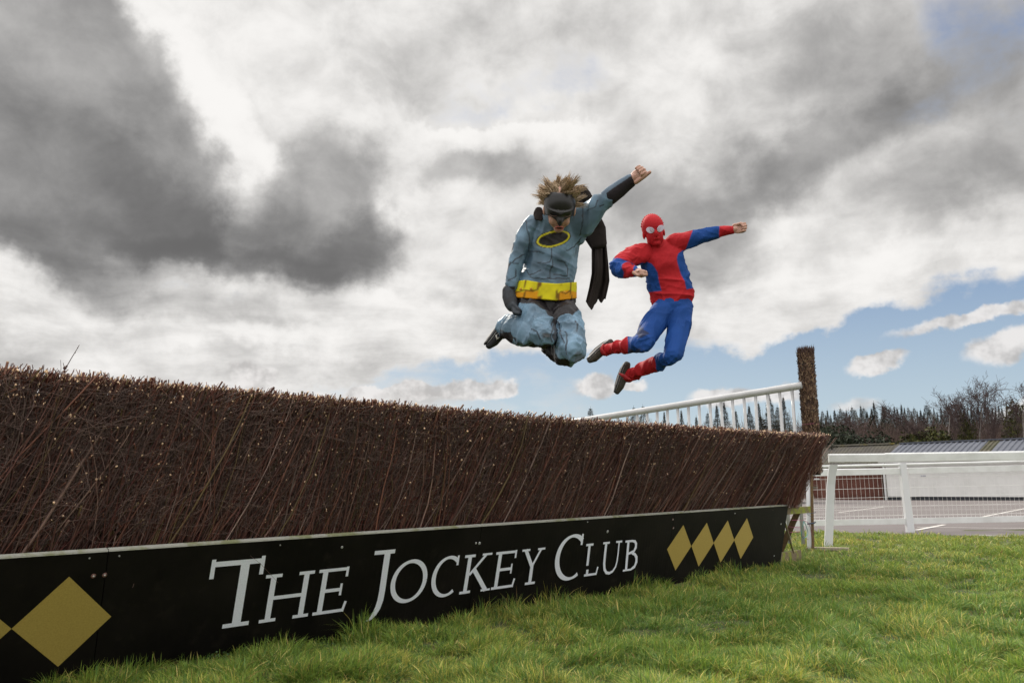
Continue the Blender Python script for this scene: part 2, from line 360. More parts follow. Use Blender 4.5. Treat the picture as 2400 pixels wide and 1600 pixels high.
# ================================================================ brush fence
BN0, BZT = -4.26, .635
g_t = np.array([(-2, -.10), (1.5, -.09), (4, -.09), (5.95, -.11), (6.45, 0.02), (7, .09), (8, .125), (8.85, .19)])
def board_pt(s0, t, off=0.):
    s = s0+np.interp(s0, g_t[:, 0], g_t[:, 1])*(t-.5)
    nt = -3.87-.038*s
    n = BN0+(nt-BN0)*t
    return sn(s, n, t*BZT)+off*(NV*.93-UP*.35)
fence = empty('brush_fence', tuple(sn(4, -4.5)), 'long brown birch brush jump with a black lettered board along its foot', 'fence')
if PART in ('all', 'fence', 'nograss', 'grass'):
    SE = [-1.6, 1.56, 4.0, 6.46, 8.853]
    for k in range(4):
        s0, s1 = SE[k]+.002, SE[k+1]-.002
        mb = MB(); ns = 60
        for j in range(ns):
            a, b = s0+(s1-s0)*j/ns, s0+(s1-s0)*(j+1)/ns
            mb.add([board_pt(a, -.06), board_pt(b, -.06), board_pt(b, 1), board_pt(a, 1)], [(0, 1, 2, 3)])
        # back and ends
        th = -.018
        for j in range(ns):
            a, b = s0+(s1-s0)*j/ns, s0+(s1-s0)*(j+1)/ns
            mb.add([board_pt(a, -.06, th), board_pt(b, -.06, th), board_pt(b, 1, th), board_pt(a, 1, th)], [(3, 2, 1, 0)])
        mb.add([board_pt(s1, -.06), board_pt(s1, -.06, th), board_pt(s1, 1, th), board_pt(s1, 1)], [(0, 1, 2, 3)])
        mb.add([board_pt(s0, -.06), board_pt(s0, -.06, th), board_pt(s0, 1, th), board_pt(s0, 1)], [(3, 2, 1, 0)])
        me = pyd('board_panel', mb.v, mb.f); bp_ = link('board_panel', me, M_board, fence)
        mb = MB(); n_ = 40
        for j in range(n_):
            a, b = s0+(s1-s0)*j/n_, s0+(s1-s0)*(j+1)/n_
            h0 = .008
            P = [board_pt(a, 1.0, .0015), board_pt(b, 1.0, .0015), board_pt(b, 1.0, -.024), board_pt(a, 1.0, -.024)]
            mb.hexa([p+UP*.0005 for p in P]+[p+UP*h0 for p in P])
        mb.build('top_edge', M_edge, bp_)
    # lettering: strokes in (s, t) board coordinates, each stroke 0.2 mm proud of the last
    zoff = [.0022]
    def strip(pts, mbx):
        """pts: (s,t,width) centre line with full width in metres"""
        P = np.array([(p[0], p[1]*BZT) for p in pts], float); w = np.array([p[2] for p in pts])
        Tn = np.gradient(P, axis=0); Tn /= np.linalg.norm(Tn, axis=1, keepdims=True); Nn = np.stack([-Tn[:, 1], Tn[:, 0]], 1)
        L = P+Nn*w[:, None]/2; Rr = P-Nn*w[:, None]/2; zoff[0] += .00015; z = zoff[0]
        V = [board_pt(a, b/BZT, z) for a, b in L]+[board_pt(a, b/BZT, z) for a, b in Rr]; n = len(pts)
        mbx.add(V, [(n+i, n+i+1, i+1, i) for i in range(n-1)])
    def lin(p, q, w, w2=None): return [(p[0], p[1], w), (q[0], q[1], w2 or w)]
    def serif(x0, x1, t, w, mbx): strip(lin((x0, t), (x1, t), w), mbx)
    B0, SC_, BC = .303, .715, .862
    ST, TN, SRF = .034, .020, .018
    def bot(w): return B0+w/2/BZT
    def top(t, w): return t-w/2/BZT
    def newl(): return MB()
    def done(mbx): mbx.build('letter', M_letter, fence)
    # T
    m_ = newl(); strip(lin((2.262, B0), (2.262, BC-.02), .050), m_); strip(lin((2.085, top(BC, .026)), (2.362, top(BC, .026)), .026), m_)
    strip(lin((2.083, BC+.02), (2.083, BC-.135), .022, .024), m_); strip(lin((2.362, BC+.02), (2.362, BC-.135), .022, .024), m_); serif(2.185, 2.335, bot(.022), .022, m_); done(m_)
    # small H
    def stem(x, m_, w=ST, sw=.050, t1=SC_): strip(lin((x, B0), (x, t1), w), m_); serif(x-sw, x+sw, bot(SRF), SRF, m_); serif(x-sw, x+sw, top(t1, SRF), SRF, m_)
    m_ = newl(); stem(2.445, m_); stem(2.652, m_); strip(lin((2.445, .51), (2.652, .51), TN), m_); done(m_)
    def Eletter(x, xr, m_):
        strip(lin((x, B0), (x, SC_), ST), m_); serif(x-.045, xr-.015, top(SC_, SRF), SRF, m_); serif(x-.045, xr, bot(SRF), SRF, m_)
        strip(lin((x, .515), (xr-.045, .515), TN), m_); strip(lin((xr-.018, SC_+.005), (xr-.018, SC_-.085), .018), m_); strip(lin((xr-.012, B0), (xr+.004, B0+.095), .018), m_)
        strip(lin((xr-.045, .57), (xr-.045, .46), .016), m_)
    m_ = newl(); Eletter(2.776, 2.945, m_); done(m_)
    # J
    m_ = newl(); pts = [(3.205, .84, .046), (3.208, .65, .046), (3.212, .45, .046), (3.21, .36, .046), (3.200, .29, .043), (3.182, .235, .036), (3.158, .195, .026), (3.132, .172, .012)]
    strip(pts, m_); serif(3.105, 3.262, top(.842, .024), .024, m_); done(m_)
    # O
    def arc(cx, ct, rx, rt, a0, a1, wmax, wmin, n=40, tilt=0.):
        out = []
        for i in range(n+1):
            a = math.radians(a0+(a1-a0)*i/n); w = wmin+(wmax-wmin)*abs(math.cos(a-tilt))**1.3
            out.append((cx+rx*math.cos(a), ct+rt*math.sin(a), w))
        return out
    m_ = newl(); strip(arc(3.418, .512, .130, .197, 0, 360, .036, .020, 56, .25), m_); done(m_)
    m_ = newl(); strip(arc(3.742, .512, .118, .197, 52, 308, .036, .018, 44, .2), m_); strip(lin((3.818, SC_+.006), (3.818, SC_-.095), .016, .020), m_); done(m_)
    # K
    m_ = newl(); stem(3.928, m_); strip(lin((3.945, .50), (4.085, .705), .020), m_); strip(lin((3.985, .55), (4.125, .312), .034), m_); serif(4.045, 4.140, top(SC_, .014), .014, m_); serif(4.078, 4.168, bot(.014), .014, m_); done(m_)
    m_ = newl(); Eletter(4.225, 4.405, m_); done(m_)
    # Y
    m_ = newl(); strip(lin((4.582, .51), (4.492, .705), .032), m_); strip(lin((4.582, .51), (4.665, .705), .020), m_); strip(lin((4.582, B0), (4.582, .53), ST), m_)
    serif(4.452, 4.538, top(SC_, .015), .015, m_); serif(4.625, 4.708, top(SC_, .015), .015, m_); serif(4.530, 4.640, bot(SRF), SRF, m_); done(m_)
    # big C
    m_ = newl(); strip(arc(5.040, .562, .172, .258, 48, 305, .052, .020, 50, .2), m_); strip(lin((5.152, .835), (5.148, .70), .020, .026), m_); done(m_)
    # L, damaged: a chip is missing from the stem
    m_ = newl(); strip(lin((5.255, .435), (5.255, SC_-.01), .030), m_); strip(lin((5.262, B0), (5.262, .385), .030), m_); serif(5.210, 5.305, top(.706, SRF), SRF, m_); serif(5.225, 5.385, bot(SRF), SRF, m_)
    strip(lin((5.378, B0), (5.396, B0+.10), .018), m_); done(m_)
    # U
    m_ = newl(); strip([(5.478, .70, .030), (5.476, .55, .030), (5.478, .43, .030), (5.490, .36, .030), (5.520, .312, .025), (5.562, .300, .022), (5.605, .318, .020), (5.640, .37, .019), (5.655, .44, .018), (5.660, .56, .018), (5.660, .70, .018)], m_)
    serif(5.435, 5.525, top(.706, .016), .016, m_); serif(5.615, 5.702, top(.706, .016), .016, m_); done(m_)
    # B
    m_ = newl(); strip(lin((5.795, B0-.008), (5.795, .70), .032), m_); serif(5.750, 5.86, top(.70, .018), .018, m_); serif(5.750, 5.87, bot(.016)-.008, .016, m_)
    strip([(5.85, .686, .018), (5.892, .675, .026), (5.912, .64, .032), (5.912, .595, .032), (5.888, .545, .026), (5.80, .52, .018)], m_)
    strip([(5.86, .522, .018), (5.905, .505, .026), (5.935, .46, .034), (5.938, .40, .034), (5.915, .34, .028), (5.86, .308, .018)], m_); done(m_)
    # diamonds
    for i, (cx, ct) in enumerate([(.99, .52), (1.404, .52), (6.635, .512), (7.055, .516), (7.471, .523), (7.883, .533)]):
        hw, hh = (.209, .318) if i > 1 else (.207, .326)
        z = .0022
        P = [(cx-hw, ct), (cx, ct-hh), (cx+hw, ct), (cx, ct+hh)]
        mb = MB(); mb.add([board_pt(a, b, z) for a, b in P], [(0, 1, 2, 3)]); d_ = mb.build('diamond', M_gold, fence)
    # screws and washers
    for (s, t, r, big) in [(1.507, .835, .011, 1), (1.556, .835, .011, 1), (1.560, .11, .011, 1), (1.602, .115, .011, 1), (1.48, .965, .004, 0), (1.61, .965, .004, 0), (3.965, .83, .008, 0), (4.0, .825, .010, 0),
                           (2.86, .90, .008, 0), (5.49, .83, .012, 0), (6.44, .92, .011, 1), (6.47, .80, .012, 1), (8.72, .70, .008, 0), (8.66, .18, .008, 0), (2.45, .96, .004, 0), (7.6, .94, .007, 0), (0.2, .84, .011, 1), (5.2, .97, .005, 0)]:
        c = board_pt(s, t, .0022); ax = D; ay = np.cross(NV*.93-UP*.35, D); ay /= np.linalg.norm(ay); nn = np.cross(ax, ay); nn = nn*np.sign(nn@NV)
        def disc(r0, r1, h0, h1, n=14):
            V = [c+ax*math.cos(2*math.pi*i/n)*r_+ay*math.sin(2*math.pi*i/n)*r_+nn*h for (r_, h) in ((r0, h0), (r1, h1)) for i in range(n)]
            return V, [(i, (i+1) % n, n+(i+1) % n, n+i) for i in range(n)]+[tuple(range(n, 2*n))]
        mb = MB(); mb.add(*disc(r, r*.8, 0, .003)); sc_ = mb.build('screw', M_screw if big else M_screwhead, fence)
        if big: mb = MB(); mb.add(*disc(r*.42, r*.3, .003, .005)); mb.build('screw_head', M_screwhead, sc_)

    # ---- birch twigs
    def topz(s): return 1.365+.012*np.abs(s-4.6)+.0*s
    S0, S1 = -1.2, 9.3
    def topn(s): return -3.86-.004*s
    r_ = np.random.default_rng(11)
    Ps, Rs, Cs = [], [], []
    base_cols = np.array([(.150, .058, .040), (.085, .032, .023), (.20, .085, .056), (.22, .135, .105), (.135, .090, .038), (.10, .024, .018), (.28, .19, .16)])
    base_w = np.array([.26, .22, .2, .1, .08, .1, .04])
    def density_s(n, r_):      # more (finer) coverage near the camera end, where single twigs show
        u = r_.random(n); return S0+(S1-S0)*(u**1.12)
    def stems(n, rad, depth, zlo, zhi, lean_s, lean_sd, k, curl, r_, cutp=.3):
        s = density_s(n, r_); dpt = r_.random(n)**1.5*depth
        clump = fbm(np.stack([s*3.1, s*0, s*0], 1), 1., 3)-.5
        zb = zlo+(zhi-zlo)*r_.random(n)
        full = r_.random(n)
        tz = topz(s)+r_.normal(0, .010, n)-np.where(r_.random(n) < .45, 0, r_.random(n)**1.5*.5)
        tz = np.maximum(tz, zb+.12)
        ls = lean_s+.30*smooth1(s, 2.5, 7.5)+clump*.7+r_.normal(0, lean_sd, n)
        endf = smooth1(s, 8.0, 9.3)
        ls += endf*.18*r_.random(n)
        tt = np.linspace(0, 1, k)[None, :]
        z = zb[:, None]+(tz-zb)[:, None]*tt
        h = (z-.62)/.78
        nb_ = (-3.93-.038*s)[:, None]; n_face = nb_+(topn(s)[:, None]-nb_)*np.clip(h, -.4, 1.1)-.02
        bow = r_.normal(0, curl, n)[:, None]*np.sin(tt*np.pi)*(tz-zb)[:, None]
        bow2 = r_.normal(0, curl*.6, n)[:, None]*np.sin(tt*np.pi*2+r_.random(n)[:, None]*6)*(tz-zb)[:, None]
        nn = n_face-dpt[:, None]+r_.normal(0, .012, n)[:, None]+bow*.5
        ss = s[:, None]+ls[:, None]*(z-1.0)+bow+bow2
        ss = np.minimum(ss, 9.42+.0*z+.22*(z-1.4)+r_.random(n)[:, None]*.08)
        low_end = (z < .60) & (ss > 8.72); nn = np.where(low_end, nn-.28, nn); ss = np.where(z < .60, np.minimum(ss, 9.12-.1*r_.random(n)[:, None]), ss)
        nn = np.where(z < .64, np.minimum(nn, (BN0+((-3.87-.038*ss)-BN0)*np.clip(z/BZT, 0, 1))-.045), nn)
        P = ss[..., None]*D+nn[..., None]*NV+z[..., None]*UP
        rr = rad*(.7+.7*r_.random(n)**2)
        R = rr[:, None]*(1-.25*tt)*(.92+.075*np.maximum(0, s))[:, None]
        c = base_cols[r_.choice(len(base_cols), n, p=base_w)]*(.35+.85*r_.random((n, 1))**1.3)
        C = np.repeat(c[:, None, :], k, 1)
        C = C*(.85+.3*r_.random((n, k, 1)))
        cut = (r_.random(n) < cutp) & (tz > .9)
        pale = np.array([.62, .42, .25])*(.6+.7*r_.random((n, 1)))
        C[:, -1] = np.where(cut[:, None], pale, C[:, -1])
        # the pale cut face is only the last few millimetres
        last = P[:, -1]-P[:, -2]; L = np.linalg.norm(last, axis=1, keepdims=True)
        cut_l = last/L*np.minimum(.008+.010*r_.random((n, 1)), L*.4); P2 = np.concatenate([P[:, :-1], (P[:, -1]-cut_l*1.02)[:, None], (P[:, -1]-cut_l)[:, None], P[:, -1:]], 1)
        R2 = np.concatenate([R[:, :-1], R[:, -1:], R[:, -1:], R[:, -1:]], 1); C2 = np.concatenate([C[:, :-1], C[:, -2:-1], C[:, -2:-1], C[:, -1:]], 1)
        C2[:, -2] = np.where(cut[:, None], pale*.9, C2[:, -2])
        return P2, R2, C2
    VV, FF, CC = [], [], []; off = 0
    def push(P, R, C, m=3):
        global _off
        V, Fq, Cv = tubes(P, R, C, m); VV.append(V); FF.append(Fq+sum(len(v) for v in VV[:-1])); CC.append(Cv)
        # caps at the far end so that cut ends show
        n, k, _ = P.shape
        if m == 3: return
    def caps(P, R, C, m):
        # flat end discs as degenerate quads (m==4) at the last ring
        n, k, _ = P.shape; base = sum(len(v) for v in VV[:-1])
        idx = base+(np.arange(n)*k*m)[:, None]+(k-1)*m+np.arange(m)[None, :]
        if m == 4: FF.append(idx)
    def layer(m, cap, *a, **kw):
        P, R, C = stems(*a, **kw); push(P, R, C, m)
        if cap: caps(P, R, C, m)
    layer(3, 0, 17000, .0021, .30, .35, .70, .24, .27, 6, .035, r_, cutp=.25)
    layer(3, 0, 9500, .0031, .20, .05, .62, .23, .20, 6, .03, r_, cutp=.4)
    layer(4, 1, 3200, .0044, .06, .10, .66, .25, .16, 7, .03, r_, cutp=.8)
    layer(4, 1, 150, .0075, .03, .10, .64, .28, .14, 8, .03, r_, cutp=.95)
    # short cut side shoots in the upper face, pale tips towards the viewer
    n = 15000; s = density_s(n, r_); z = 1.37-r_.random(n)**1.4*.66; h = (z-.62)/.78
    nf = (-3.93-.038*s)+(topn(s)+3.93+.038*s)*h-.015-r_.random(n)*.05
    ss_ = s+.24*(z-1.0)
    p0 = ss_[:, None]*D+nf[:, None]*NV+z[:, None]*UP
    d = r_.normal(0, .5, (n, 1))*D+(.35+.5*r_.random((n, 1)))*NV+(.55+.6*r_.random((n, 1)))*UP; d /= np.linalg.norm(d, axis=1, keepdims=True)
    L = .02+.05*r_.random((n, 1)); tt = np.array([0, .85, .9, 1.])
    P = p0[:, None]+d[:, None]*(L[:, None]*tt[None, :, None]); rad = (.0018+.0036*r_.random(n)**2.5)*(.9+.10*np.maximum(0, s)); R = np.repeat(rad[:, None], 4, 1)
    c = base_cols[r_.choice(len(base_cols), n, p=base_w)][:, None].repeat(4, 1).copy()
    pale = np.array([.95, .66, .42])*(.5+.7*r_.random((n, 1))); isc = r_.random(n) < .34; c[:, 2:][isc] = pale[isc][:, None]
    push(P, R, c, 4); caps(P, R, c, 4)
    # fine whips crossing in all directions
    n = 30000; s = density_s(n, r_); z = .55+.8*r_.random(n)**.8; h = (z-.62)/.78
    nf = (-3.93-.038*s)+(topn(s)+3.93+.038*s)*h-.02+r_.random(n)*.02; ss_ = np.minimum(s+.24*(z-1.0), 9.4)
    p0 = ss_[:, None]*D+nf[:, None]*NV+z[:, None]*UP
    ang = r_.normal(1.10, .85, n); d = np.cos(ang)[:, None]*D+np.sin(ang)[:, None]*UP+r_.normal(.10, .10, n)[:, None]*NV
    L = (.05+.22*r_.random(n)**1.5)[:, None]; bend = r_.normal(0, .5, n)[:, None]; perp = -np.sin(ang)[:, None]*D+np.cos(ang)[:, None]*UP
    k = 5; P = np.stack([p0+d*L*t+perp*bend*L*t*t+NV*.03*t*(1-t)*0 for t in np.linspace(0, 1, k)], 1)
    okm = (P[:, -1, 2] < 1.40) & ((P[:, :, 2].min(1) > .665) | (r_.random(n) < .03))
    P = P[okm]; m_n = len(P)
    rad = .0009+.0009*r_.random(m_n); R = rad[:, None]*np.linspace(1, .6, k)[None]
    c = np.array([(.15, .095, .08)])*(.35+1.1*r_.random((m_n, 1))**1.5); push(P, R, c[:, None].repeat(k, 1), 3)
    # frizz on the very top, ragged against the sky
    n = 7000; s = density_s(n, r_); z = topz(s)-.02; nf = topn(s)-.01-.3*r_.random(n)**1.5
    ss_ = s+.24*(z-1.0); p0 = ss_[:, None]*D+nf[:, None]*NV+z[:, None]*UP
    d = r_.normal(.15, .35, (n, 1))*D+r_.normal(.1, .25, (n, 1))*NV+1.0*UP; L = (.02+.035*r_.random(n)**2)[:, None]
    big = r_.random(n) < .16
    P = np.stack([p0, p0+d*L*.9, p0+d*L], 1); rad = np.where(big, .0035+.003*r_.random(n), .0012+.0012*r_.random(n)); R = rad[:, None]*np.ones((1, 3))
    c = base_cols[r_.choice(len(base_cols), n, p=base_w)][:, None].repeat(3, 1).copy()*.9; tp = r_.random(n) < .25; c[tp, 2] = (.5, .33, .2)
    push(P, R, c, 4); caps(P, R, c, 4)
    # splayed end on the right
    n = 5200; z0 = .60+.30*r_.random(n); s = 9.0+.20*r_.random(n)-.25*(r_.random(n)**2); nb = -4.16-.55*r_.random(n)
    tz = z0+.25+.5*r_.random(n); tz = np.minimum(tz, 1.395+.015*r_.random(n)); dzz = (tz-z0)
    p0 = s[:, None]*D+nb[:, None]*NV+z0[:, None]*UP
    ls = .28+r_.normal(0, .16, n); ln = .30+r_.normal(0, .10, n)
    k = 6; tt = np.linspace(0, 1, k); cur = r_.normal(.03, .06, n)
    P = np.stack([p0+(dzz*t*ls+cur*t*t*1.0)[:, None]*D+(dzz*t*ln)[:, None]*NV+(dzz*t)[:, None]*UP for t in tt], 1)
    rad = .0014+.0016*r_.random(n); R = rad[:, None]*np.linspace(1, .6, k)[None]; c = base_cols[r_.choice(len(base_cols), n, p=base_w)]
    push(P, R, c[:, None].repeat(k, 1), 3)
    V = np.concatenate(VV); Fq = np.concatenate(FF); Cc = np.concatenate(CC)
    me = mesh_np('birch_brush', V, Fq, Cc); link('birch_brush', me, M_twig, fence)
    print('twig faces', len(Fq))
    # packed core behind the face, coloured near black for the shade in the gaps
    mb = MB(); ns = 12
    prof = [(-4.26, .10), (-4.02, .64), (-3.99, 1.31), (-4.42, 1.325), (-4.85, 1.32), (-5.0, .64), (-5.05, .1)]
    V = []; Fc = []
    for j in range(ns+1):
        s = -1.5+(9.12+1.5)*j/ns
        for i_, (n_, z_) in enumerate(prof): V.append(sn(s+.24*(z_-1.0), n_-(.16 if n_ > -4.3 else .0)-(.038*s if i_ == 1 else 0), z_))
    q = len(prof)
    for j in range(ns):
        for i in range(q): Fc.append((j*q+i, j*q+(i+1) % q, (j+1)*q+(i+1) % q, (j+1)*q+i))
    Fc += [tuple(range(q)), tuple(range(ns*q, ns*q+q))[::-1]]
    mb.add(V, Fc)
    mb.hexa([sn(8.6, -5.0, .03), sn(9.30, -5.0, .03), sn(9.30, -4.62, .03), sn(8.6, -4.62, .03), sn(8.6, -5.0, .60), sn(9.42, -5.0, .60), sn(9.42, -4.60, .60), sn(8.6, -4.60, .60)])  # dark box standing for the shaded interior at the open end
    mb.build('packed_shade_core', M_core, fence)
    # timber frame at the open end
    def rail(p, q, h, w, m, name='timber_rail', parent=fence):
        p, q = np.array(p), np.array(q); d = (q-p)/np.linalg.norm(q-p); side = np.cross(d, UP); side /= np.linalg.norm(side); up = np.cross(side, d)
        mb = MB(); mb.box((p+q)/2, d*np.linalg.norm(q-p)/2, side*w/2, up*h/2); return mb.build(name, m, parent, bevel=.004)
    rail(sn(8.5, -4.262, .575), sn(9.60, -4.262, .575), .075, .04, M_timber)
    rail(sn(8.6, -4.34, .06), sn(9.42, -4.34, .06), .12, .06, M_timber)
    rail(sn(9.40, -4.60, .02), sn(9.52, -4.34, .60), .07, .05, M_stake, 'frame_post')
    rail(sn(8.95, -4.28, .52), sn(9.22, -4.31, .10), .018, .018, M_timber, 'timber_strut')

    # pink and turquoise cord
    def cord(name, pts, r, m, label=None, cat=None, parent=None):
        P = np.array(pts); 
        mb = MB(); mb.tube(P, r, 6); o = mb.build(name, m, parent, True)
        if label: tagobj(o, label, cat)
        return o
    q = lambda px, py, n: (lambda d, t: O+d*t)(ray(px, py), (n-O@NV)/(ray(px, py)@NV))
    C7 = lambda x, y, n=-4.22: q(1780+x*.10843, 1150+y*.10843, n)
    cord('pink_twine', [C7(700, 630), C7(800, 628), C7(950, 635), C7(1040, 670), C7(1100, 780), C7(1130, 950)], .0028, M_pink, parent=fence)
    cord('pink_twine', [C7(650, 890), C7(760, 886), C7(880, 880)], .003, M_pink, parent=fence)
    cord('pink_twine', [C7(630, 770), C7(760, 782), C7(880, 790)], .002, M_pink, parent=fence)
    cord('pink_twine', [C7(930, 960), C7(990, 1010), C7(1060, 1050)], .0025, M_pink, parent=fence)
    rp = [C7(960, 650, -4.2), C7(935, 760, -4.2), C7(905, 880, -4.2), C7(910, 970, -4.2), C7(955, 1020, -4.2), C7(1010, 990, -4.2), C7(1045, 930, -4.2), C7(1035, 830, -4.2), C7(1000, 730, -4.2), C7(960, 650, -4.2)]
    cord('rope_loop', rp, .0045, M_turq, 'turquoise rope loop hanging from the open end of the brush fence', 'rope')
    # lone shoots above the fence top at the left
    A = sn(1.30, -3.9, 1.33)
    u = lambda px, py, n=-3.95: q(px, py, n)
    mb = MB(); 
    for pts, r0 in [([(145, 880), (152, 866), (168, 838), (178, 822), (186, 808)], .0022), ([(142, 880), (143, 862), (142, 843)], .0014), ([(152, 866), (150, 858), (148, 850)], .002), ([(150, 872), (157, 868), (161, 866)], .0012)]:
        mb.tube([u(*p) for p in pts], np.linspace(r0, r0*.6, len(pts)), 5, (.06, .035, .03))
    for (x, y, r0) in [(152, 862, .008), (156, 858, .005), (176, 826, .003), (182, 815, .0025), (150, 870, .006)]:
        c = u(x, y); mb.tube([c-UP*r0, c-UP*r0*.4, c+UP*r0*.4, c+UP*r0], [r0*.3, r0, r0*.9, r0*.3], 7, (.07, .035, .03))
    o = mb.build('wild_shoot', M_twig, None, True, True); tagobj(o, 'thin budded shoot sticking up above the left end of the brush fence', 'shoot')

# ================================================================ wing: brush post, sloping white rail and bars
def qN(px, py, n):
    d = ray(px, py); t = (n-O@NV)/(d@NV); return O+d*t
if PART in ('all', 'fence', 'nograss', 'grass'):
    bp0 = qN(1887, 818, -4.75); bx, by = bp0[0], bp0[1]; btop = bp0[2]
    bpost = empty('brush_post', (bx, by, 1.0), 'tall upright post bound in brown brush at the end of the fence', 'post')
    mb = MB(); mb.tube([(bx, by, .98), (bx, by, 1.3), (bx, by, 1.8), (bx, by, btop-.06)], [.085, .092, .094, .09], 16); mb.build('post_core', mat('post core', (.035, .022, .016), .95), bpost, True)
    r_ = np.random.default_rng(5); n = 5200
    a = r_.random(n)*2*np.pi; z = 1.0+r_.random(n)*(btop-1.08); rr = .092+.014*fbm(np.stack([np.cos(a)*2, np.sin(a)*2, z*5], 1), 1.5)
    c = np.stack([bx+rr*np.cos(a), by+rr*np.sin(a), z], 1); out = np.stack([np.cos(a), np.sin(a), 0*a], 1); tan = np.stack([-np.sin(a), np.cos(a), 0*a], 1)
    # curled bark and leaf flakes
    L = (.018+.03*r_.random(n))[:, None]; w = (.004+.008*r_.random(n))[:, None]; th = r_.normal(0, .5, n)[:, None]
    ax = (np.cos(th)*UP+np.sin(th)*tan+out*(.1+.45*r_.random((n, 1))))
    sd_ = tan*np.cos(th)-UP*np.sin(th)
    V = np.stack([c-sd_*w, c+sd_*w, c+ax*L+sd_*w*.7+out*.004, c+ax*L-sd_*w*.7], 1).reshape(-1, 3); Fq = np.arange(4*n).reshape(-1, 4)
    cols = np.array([(.17, .10, .066), (.09, .05, .035), (.32, .22, .14), (.045, .024, .018)])[r_.choice(4, n, p=[.38, .32, .12, .18])]
    me = mesh_np('bark_flakes', V, Fq, np.repeat(cols, 4, 0)); o = link('bark_flakes', me, M_twig, bpost); o['kind'] = 'stuff'
    n = 1100; a = r_.random(n)*2*np.pi; q_ = r_.random(n)**.5*.10; z0 = np.where(r_.random(n) < .45, btop-.16, 1.0+r_.random(n)*(btop-1.3))
    onrim = z0 < btop-.17; q_ = np.where(onrim, .092, q_)
    p0 = np.stack([bx+q_*np.cos(a), by+q_*np.sin(a), z0], 1); out = np.stack([np.cos(a), np.sin(a), 0*a], 1)
    d = UP+out*(.02+.12*r_.random((n, 1)))+r_.normal(0, .08, (n, 3)); L = np.where(onrim, .04+.06*r_.random(n), .15+.04*r_.random(n))[:, None]
    P = np.stack([p0, p0+d*L*.5, p0+d*L], 1); R = (.0016+.0016*r_.random(n))[:, None]*np.array([1, .9, .6])[None]
    V, Fq, Cv = tubes(P, R, np.tile(np.array([.09, .05, .04]), (n, 3, 1)), 3)
    o = link('brush_twigs', mesh_np('brush_twigs', V, Fq, Cv), M_twig, bpost); o['kind'] = 'stuff'
    for zz in (1.66,):
        mb = MB(); mb.tube([(bx+.108*math.cos(t), by+.108*math.sin(t), zz+.004*math.sin(3*t)) for t in np.linspace(0, 2*math.pi, 25)], .0028, 5, caps=False); mb.build('pink_twine', M_pink, bpost)
    # white wing: rail and bars
    wing = empty('fence_wing', (bx-.2, by+.1, 0), 'white tubular wing with evenly spaced bars sloping down beside the brush post', 'railing')
    w0 = atY(1866, 905, by+.02); w1 = atY(1478, 967, by+1.62)
    dd_ = (w1-w0)/15
    ext = w0+dd_*22
    P = [w0-dd_*.5+(0, 0, .004)]+[w0+dd_*k for k in range(0, 23, 2)]
    mb = MB(); mb.tube(P, .050, 18); mb.build('top_rail', M_white2, wing, True)
    r_ = np.random.default_rng(2)
    for k in range(22):
        p = w0+dd_*(k+.35); jit = r_.normal(0, .012); b = np.array([p[0]+jit+.01, p[1], .08])
        mb = MB(); mb.tube([b, b+(p-b)*.5, p-(0, 0, .03)], [.024, .0235, .021], 14); mb.build('bar', M_white2, wing, True)
    a_, b_ = w0+(0, 0, 0), ext
    mb = MB(); mb.tube([(a_[0]-.5, a_[1]+.4, .10), (b_[0], b_[1], .10)], .04, 14); mb.build('bottom_rail', M_white2, wing, True)
    # end post of the wing with rounded foot, and the stake tied beside it
    e0_ = atY(1899, 1288, by-.10); e1_ = atY(1896, 1120, by-.06)
    mb = MB(); mb.tube([e0_, e0_+(e1_-e0_)*.02, e0_+(e1_-e0_)*.06, e0_+(e1_-e0_)*.5, e1_+(e1_-e0_)*.2], [.012, .028, .040, .040, .040], 16); mb.build('end_post', M_post, wing, True)
    s0_ = atY(1904.5, 1290, by-.14); s1_ = atY(1902, 1100, by-.12); s0_[2] = -.02
    mb = MB(); mb.box((s0_+s1_)/2, (.016, 0, 0), (0, .014, 0), (s1_-s0_)/2+np.array([0, 0, .05])); o = mb.build('wooden_stake', M_stake, bevel=.003); tagobj(o, 'thin brown wooden stake standing against the white wing post', 'stake')
    mb = MB(); y_ = by-.165
    mb.tube([atY(1892, 1227, y_), atY(1900, 1226, y_-.01), atY(1908, 1225, y_), atY(1911, 1223, y_+.02)], .009, 8); o = mb.build('strap', M_navy, wing, True)
    mb = MB(); mb.tube([atY(1890, 1203, y_), atY(1898, 1203, y_-.01), atY(1912, 1200, y_)], .004, 6); mb.tube([atY(1892, 1205, y_), atY(1904, 1211, y_)], .003, 6); mb.build('strap', M_navy, wing, True)

